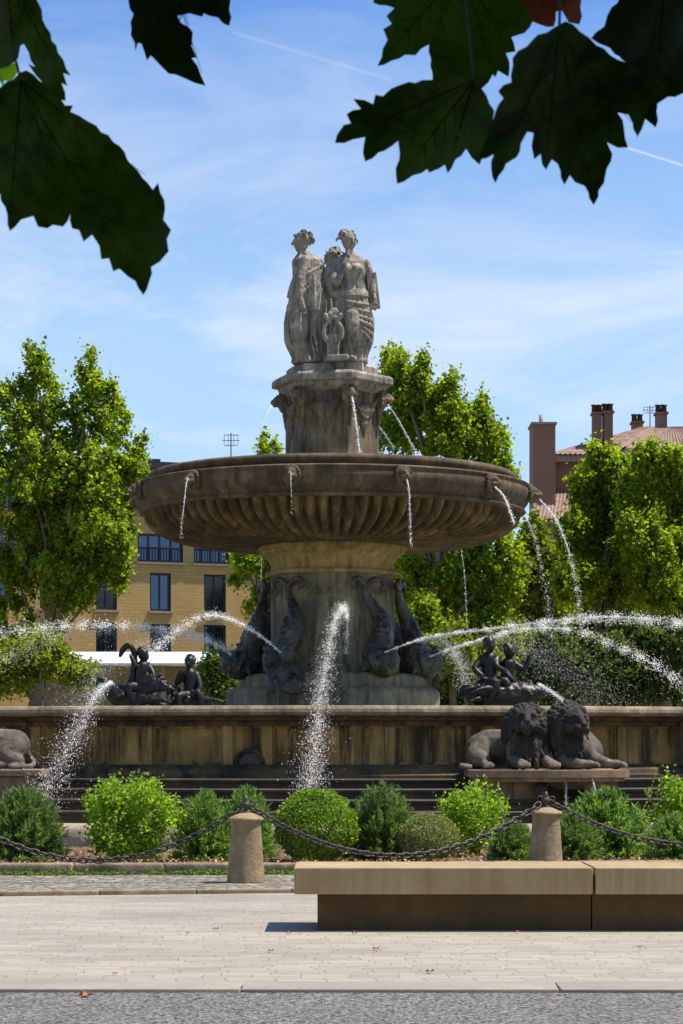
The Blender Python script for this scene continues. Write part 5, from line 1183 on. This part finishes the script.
# ================================================================ tiled house (right)
Y = 112; u = Y/F; e = empty('tiled_house', (at(620,0,Y).x,Y,0), 'rose plastered house with terracotta hip roof and several chimneys at the right', 'building')
X = lambda px, y=Y: (px-341.5)/F*y
Z = lambda py, y=Y: zat(py, y)
def wallbox(name, xa, xb, ya, yb, z0, z1, mat, par=e):
    mb = MB(); mb.box(((xa+xb)/2,(ya+yb)/2,(z0+z1)/2),(xb-xa,yb-ya,z1-z0)); return mb.build(name, mat, par)
zev = Z(456); zri = Z(428)
wallbox('wall', X(546), X(760), Y, Y+9, -.06, zev, M['plaster'])
def ribbed(a, b, c, d, nrib, amp=.06, nd=14):
    """roof slope a-b along the eaves, d-c along the ridge, covered in half-round tile ribs"""
    mb = MB(); a, b, c, d = map(Vector, (a,b,c,d)); nrm = (b-a).cross(d-a).normalized()
    if nrm.z < 0: nrm = -nrm
    n = nrib*4; vs = []; fs = []
    for j in range(nd+1):
        for i in range(n+1):
            s = i/n; t_ = j/nd; p = (a.lerp(b,s)).lerp(d.lerp(c,s), t_); vs.append(p+nrm*(amp*abs(math.sin(math.pi*s*nrib))+.03*((j%2))))
    for j in range(nd):
        for i in range(n): q = j*(n+1)+i; fs.append((q,q+1,q+n+2,q+n+1))
    mb.add(vs, fs); return mb
xl, xr = X(549)-.1, X(765); yf, yb = Y-.5, Y+9.5; ym = Y+4.6
rx0 = at(645,0,ym).x; rx1 = X(700)
zr = zat(427.5, ym)
ro = ribbed((xl,yf,zev),(xr,yf,zev),(rx1,ym,zr),(rx0,ym,zr), 44); r0 = ro.build('roof', M['tile'], e)
ro = ribbed((xl,yb,zev),(xl,yf,zev),(rx0,ym,zr),(rx0,ym,zr), 36); ro.build('roof', M['tile'], e)
ro = ribbed((xr,yf,zev),(xr,yb,zev),(rx1,ym,zr),(rx1,ym,zr), 36); ro.build('roof', M['tile'], e)
ro = ribbed((xr,yb,zev),(xl,yb,zev),(rx0,ym,zr),(rx1,ym,zr), 44); ro.build('roof', M['tile'], e)
wallbox('cornice', xl+.12, xr-.12, yf+.12, yb-.12, zev-.32, zev-.01, M['sill'])
# projecting wing with its own roof at the right
wy = Y-5; zwe = zat(449,wy)
wallbox('wing_wall', at(628,0,wy).x, at(770,0,wy).x, wy, Y+1, -.06, zwe-.01, M['plaster'])
wxl = at(622,0,wy).x; wxr = at(775,0,wy).x; wz = zat(429, wy+4)
ribbed((wxl,wy-.5,zwe),(wxr,wy-.5,zwe),(at(720,0,wy+4).x,wy+4,wz),(at(648,0,wy+4).x,wy+4,wz),40).build('wing_roof', M['tile'], e)
ribbed((wxl,wy+7,zwe),(wxl,wy-.5,zwe),(at(648,0,wy+4).x,wy+4,wz),(at(648,0,wy+4).x,wy+4,wz),30).build('wing_roof', M['tile'], e)
wallbox('wing_cornice', wxl+.1, wxr-.1, wy-.4, wy+3, zwe-.30, zwe-.02, M['sill'])
# lower lean-to roof at the left
ly_ = Y-4; ribbed((at(530,0,ly_).x,ly_,zat(519,ly_)),(at(640,0,ly_).x,ly_,zat(519,ly_)),(X(640),Y,Z(491)),(X(536),Y,Z(491)),30).build('lower_roof', M['tile'], e)
wallbox('lower_wall', at(533,0,ly_+.4).x, at(640,0,ly_).x, ly_+.4, Y-.01, -.06, zat(521,ly_), M['plaster'])
# chimneys
def chimney(xa, xb, ytop, ybot, yy, dep=.8, cap=True, pipe=None, mat='stack'):
    mb = MB(); a, b = at(xa,0,yy).x, at(xb,0,yy).x; z1 = zat(ytop,yy); z0 = zat(ybot,yy)
    mb.box(((a+b)/2,yy,(z0+z1)/2),(b-a,dep,z1-z0)); c = mb.build('chimney', M[mat], e)
    k = MB(); k.box(((a+b)/2,yy,z1+.05),(b-a+.14,dep+.14,.10)); k.build('chimney_cap', M['sill' if mat == 'plaster' else 'stack'], e)
    if cap:
        for s in (-.28,.28):
            q = MB(); cx = (a+b)/2+s*(b-a); q.lathe([(.0,z1+.1),(.15,z1+.1),(.13,z1+.42),(.17,z1+.44),(.17,z1+.5),(.0,z1+.5)], 12, (cx,yy)); q.build('chimney_pot', M['frame'], e, True)
    if pipe:
        q = MB(); q.tube([(pipe_x:=at(pipe[0],0,yy).x, yy, z1),(pipe_x, yy, zat(pipe[1],yy))], .10, 10); q.build('flue_pipe', M['sill'], e, True)
chimney(531,553.5,427,640,Y-1.2,2.0,False,(541,415),'plaster')
chimney(592.5,601,415,452,Y+.8,.8); chimney(603,612,414,452,Y+.8,.8)
chimney(632,642,424,440,Y+6,.8); chimney(656,666,415,440,Y+1.0,.8)
a_ = at(650,0,ym+.3); antenna('roof_antenna', (a_.x,ym+.3,zr-.05), zat(405,ym+.3)-zr, 'thin television aerial on the tiled roof between two chimneys', 1.1)
q = MB(); 
# ================================================================ plane tree over the camera, its leaves hanging into the view
PT = Vector((2.6,-3.2,-.06)); pt = empty('plane_tree', PT, 'overhanging plane tree whose dark lobed leaves frame the top of the photo', 'tree')
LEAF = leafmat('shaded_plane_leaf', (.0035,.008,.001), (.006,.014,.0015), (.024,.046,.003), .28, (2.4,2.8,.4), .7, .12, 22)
LEAF2 = leafmat('thin_plane_leaf', (.03,.06,.006), (.045,.09,.008), (.07,.13,.01), .5, (2.4,2.6,.4), .45, .3)
STALK = plain('dark_leaf_stalk', (.02,.022,.008), .7)
BROWN = leafmat('browning_leaf', (.06,.015,.006), (.09,.024,.01), (.12,.035,.012), .35, (2.2,1.6,1.0))
mb = MB(); mb.tube(catmull([PT,PT+Vector((-.1,.1,1.5)),PT+Vector((.05,.2,3.2)),PT+Vector((-.2,.6,5.0)),PT+Vector((-.5,1.2,6.5))],16), [.34-.012*i for i in range(16)], 14); mb.build('trunk', M['bark'], pt, True)
mb = MB()
for tgt in ((-.9,2.6,3.6),(.1,3.2,3.55),(.9,3.4,3.7),(-.2,5.5,5.4),(2.2,3.8,5.2),(3.6,1.0,5.6),(.8,.5,6.2)):
    s = PT+Vector((0,.4,4.3)); tg = Vector(tgt); mb.tube(catmull([s,s.lerp(tg,.5)+Vector((0,0,.9)),tg],12), [.11-.008*i for i in range(12)], 8)
mb.build('branches', M['bark'], pt, True)
rg = np.random.default_rng(3); n = 24000
C = np.stack([rg.uniform(-1.4,5.0,n), rg.uniform(-2.5,6.2,n), rg.uniform(0,1,n)],1)
lowz = np.maximum(4.1, CH+.36*C[:,1]+.8); C[:,2] = lowz+C[:,2]**1.3*1.9
inst('crown', *LOBED, C, rg.uniform(.14,.26,n), LEAF2, pt, up=1.2, rng=rg)
def leaf(pts, sc, ox, Yd, tilt, mat, stem=None, veins=(), twig=None):
    """outline in crop pixels -> real leaf of about 20 cm on its own slanted, curled surface"""
    P0_ = [(ox+x/sc, y/sc) for x, y in pts]; P = []; rl = random.Random(int(ox+pts[0][0]*7)+5)
    ar = sum(P0_[i-1][0]*P0_[i][1]-P0_[i][0]*P0_[i-1][1] for i in range(len(P0_))); sg = 1 if ar > 0 else -1
    for i, p in enumerate(P0_):
        q = P0_[(i+1)%len(P0_)]; P.append(p); L = math.hypot(q[0]-p[0], q[1]-p[1])
        if L > 9 and -20 < p[1]+q[1]:
            nt = int(L/7); nx_, ny_ = (q[1]-p[1])/L*sg, -(q[0]-p[0])/L*sg
            for k_ in range(1, nt):
                f_ = (k_+rl.uniform(-.2,.2))/nt; d_ = (1.6 if k_%2 else -.7)*rl.uniform(.5,1.2); P.append((p[0]+(q[0]-p[0])*f_+nx_*d_, p[1]+(q[1]-p[1])*f_+ny_*d_))
    n0 = len(P); cx = sum(p[0] for p in P)/len(P); cy = sum(p[1] for p in P)/len(P)
    def w(px, py):
        dx, dy = (px-cx)/100, (py-cy)/100; Yy = Yd*(1+tilt[0]*dx+tilt[1]*dy)+.022*math.sin(dx*3.5+pts[0][0])+.016*math.cos(dy*5+dx*2)+.004*math.sin(dx*17+dy*9); return at(px, py, Yy)
    from mathutils.geometry import delaunay_2d_cdt
    def inside(x, y):
        c = False; q = len(P)-1
        for i in range(len(P)):
            (x1,y1),(x2,y2) = P[i],P[q]
            if (y1 > y) != (y2 > y) and x < (x2-x1)*(y-y1)/(y2-y1)+x1: c = not c
            q = i
        return c
    xs = [p[0] for p in P]; ys = [p[1] for p in P]; pts = list(P)
    gx = min(xs)
    while gx < max(xs):
        gy = min(ys)
        while gy < max(ys):
            if inside(gx,gy) and min((gx-p[0])**2+(gy-p[1])**2 for p in P) > 9: pts.append((gx,gy))
            gy += 11
        gx += 11
    V2, _, F2, _, _, _ = delaunay_2d_cdt([Vector(p) for p in pts], [], [list(range(len(P)))], 1, 1e-4)
    mb = MB(); mb.v = [w(v.x, v.y)-PT for v in V2]; mb.f = [tuple(f) for f in F2]
    o = link_mesh('leaf', mb.mesh('leaf'), mat, pt, None, True)
    if stem:
        sx, sy = ox+stem[0]/sc, stem[1]/sc; s = w(sx, sy); mb = MB(); mb.M = Matrix.Translation(-PT)
        for (x, y) in veins:
            ex, ey = ox+x/sc, y/sc; ex = sx+(ex-sx)*.9; ey = sy+(ey-sy)*.9
            for kk in range(2, 6):
                bx_, by_ = sx+(ex-sx)*kk/7, sy+(ey-sy)*kk/7
                for sd in (-1,1):
                    lx, ly = (ex-sx)*.16-(ey-sy)*.13*sd, (ey-sy)*.16+(ex-sx)*.13*sd
                    if inside(bx_+lx, by_+ly): mb.tube([w(bx_+lx*j/3, by_+ly*j/3)+Vector((0,-.0010,0)) for j in range(4)], [.0005,.0004,.0003,.0002], 4)
            mb.tube([w(sx+(ex-sx)*k/6, sy+(ey-sy)*k/6)+Vector((0,-.0012,0)) for k in range(7)], [.0011*(1-.12*k) for k in range(7)], 5)
        link_mesh('veins', mb.mesh('veins'), mat, o)
        mb = MB(); mb.M = Matrix.Translation(-PT); tp = Vector(twig) if twig else s+Vector((0,.05,.5))
        mb.tube(catmull([s, s.lerp(tp,.5)+Vector((.02,0,-.02)), tp], 8), .0018, 6); link_mesh('stalk', mb.mesh('stalk'), STALK, o)
k = 2.846
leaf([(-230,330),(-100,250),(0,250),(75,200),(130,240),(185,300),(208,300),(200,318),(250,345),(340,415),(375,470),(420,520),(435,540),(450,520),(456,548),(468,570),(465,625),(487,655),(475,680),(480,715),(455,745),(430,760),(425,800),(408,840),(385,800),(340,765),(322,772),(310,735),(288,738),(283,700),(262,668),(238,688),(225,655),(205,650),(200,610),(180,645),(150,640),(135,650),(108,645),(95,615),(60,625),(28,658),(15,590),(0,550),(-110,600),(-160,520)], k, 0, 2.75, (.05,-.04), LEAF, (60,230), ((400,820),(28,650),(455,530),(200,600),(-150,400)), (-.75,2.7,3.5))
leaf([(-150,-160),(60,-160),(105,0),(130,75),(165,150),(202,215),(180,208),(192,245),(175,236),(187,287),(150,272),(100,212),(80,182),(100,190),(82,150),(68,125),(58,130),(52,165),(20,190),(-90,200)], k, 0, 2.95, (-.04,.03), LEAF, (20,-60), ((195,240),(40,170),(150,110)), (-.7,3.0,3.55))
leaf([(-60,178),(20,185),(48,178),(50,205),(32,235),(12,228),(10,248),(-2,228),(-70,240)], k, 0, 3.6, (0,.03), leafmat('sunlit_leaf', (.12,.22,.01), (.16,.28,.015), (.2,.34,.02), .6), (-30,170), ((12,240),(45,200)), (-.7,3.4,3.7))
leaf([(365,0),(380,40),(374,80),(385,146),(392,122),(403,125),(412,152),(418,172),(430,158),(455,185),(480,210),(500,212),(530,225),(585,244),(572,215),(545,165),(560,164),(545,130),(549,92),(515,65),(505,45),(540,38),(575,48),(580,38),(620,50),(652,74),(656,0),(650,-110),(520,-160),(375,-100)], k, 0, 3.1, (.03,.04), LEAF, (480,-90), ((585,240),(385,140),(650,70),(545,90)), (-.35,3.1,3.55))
k = 1.8815
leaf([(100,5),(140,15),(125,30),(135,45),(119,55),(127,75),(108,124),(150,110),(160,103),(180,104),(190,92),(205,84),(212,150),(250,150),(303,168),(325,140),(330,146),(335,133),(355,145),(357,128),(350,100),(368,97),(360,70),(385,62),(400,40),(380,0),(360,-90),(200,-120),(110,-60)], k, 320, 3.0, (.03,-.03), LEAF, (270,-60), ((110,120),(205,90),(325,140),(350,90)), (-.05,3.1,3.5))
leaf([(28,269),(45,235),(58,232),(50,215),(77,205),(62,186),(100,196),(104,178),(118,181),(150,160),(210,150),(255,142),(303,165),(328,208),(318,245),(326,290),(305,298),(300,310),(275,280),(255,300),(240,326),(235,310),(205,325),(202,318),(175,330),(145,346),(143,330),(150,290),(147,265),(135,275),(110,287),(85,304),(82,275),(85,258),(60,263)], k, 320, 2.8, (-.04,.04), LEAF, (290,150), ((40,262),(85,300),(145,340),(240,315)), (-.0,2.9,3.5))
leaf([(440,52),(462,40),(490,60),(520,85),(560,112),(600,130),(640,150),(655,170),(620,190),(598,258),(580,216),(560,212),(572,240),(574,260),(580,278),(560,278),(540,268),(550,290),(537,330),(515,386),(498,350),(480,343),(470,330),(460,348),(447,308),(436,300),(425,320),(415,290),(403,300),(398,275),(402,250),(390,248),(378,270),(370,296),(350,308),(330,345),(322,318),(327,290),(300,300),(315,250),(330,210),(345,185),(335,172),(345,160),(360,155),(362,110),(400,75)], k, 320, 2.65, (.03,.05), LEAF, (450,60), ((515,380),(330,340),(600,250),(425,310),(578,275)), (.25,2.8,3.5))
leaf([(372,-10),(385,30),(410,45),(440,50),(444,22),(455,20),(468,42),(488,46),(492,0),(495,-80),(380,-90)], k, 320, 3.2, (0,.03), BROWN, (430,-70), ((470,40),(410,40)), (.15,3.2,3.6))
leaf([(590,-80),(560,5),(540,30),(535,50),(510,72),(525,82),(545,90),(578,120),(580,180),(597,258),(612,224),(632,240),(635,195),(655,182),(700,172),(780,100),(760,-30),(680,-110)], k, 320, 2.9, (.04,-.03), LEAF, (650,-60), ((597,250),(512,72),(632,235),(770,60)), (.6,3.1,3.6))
leaf([(555,95),(585,85),(600,70),(625,65),(640,45),(700,0),(780,60),(760,150),(683,160),(640,185),(600,150),(580,120)], k, 320, 3.25, (0,0), LEAF2, (740,20), ((560,98),(640,180)), (.75,3.3,3.7))
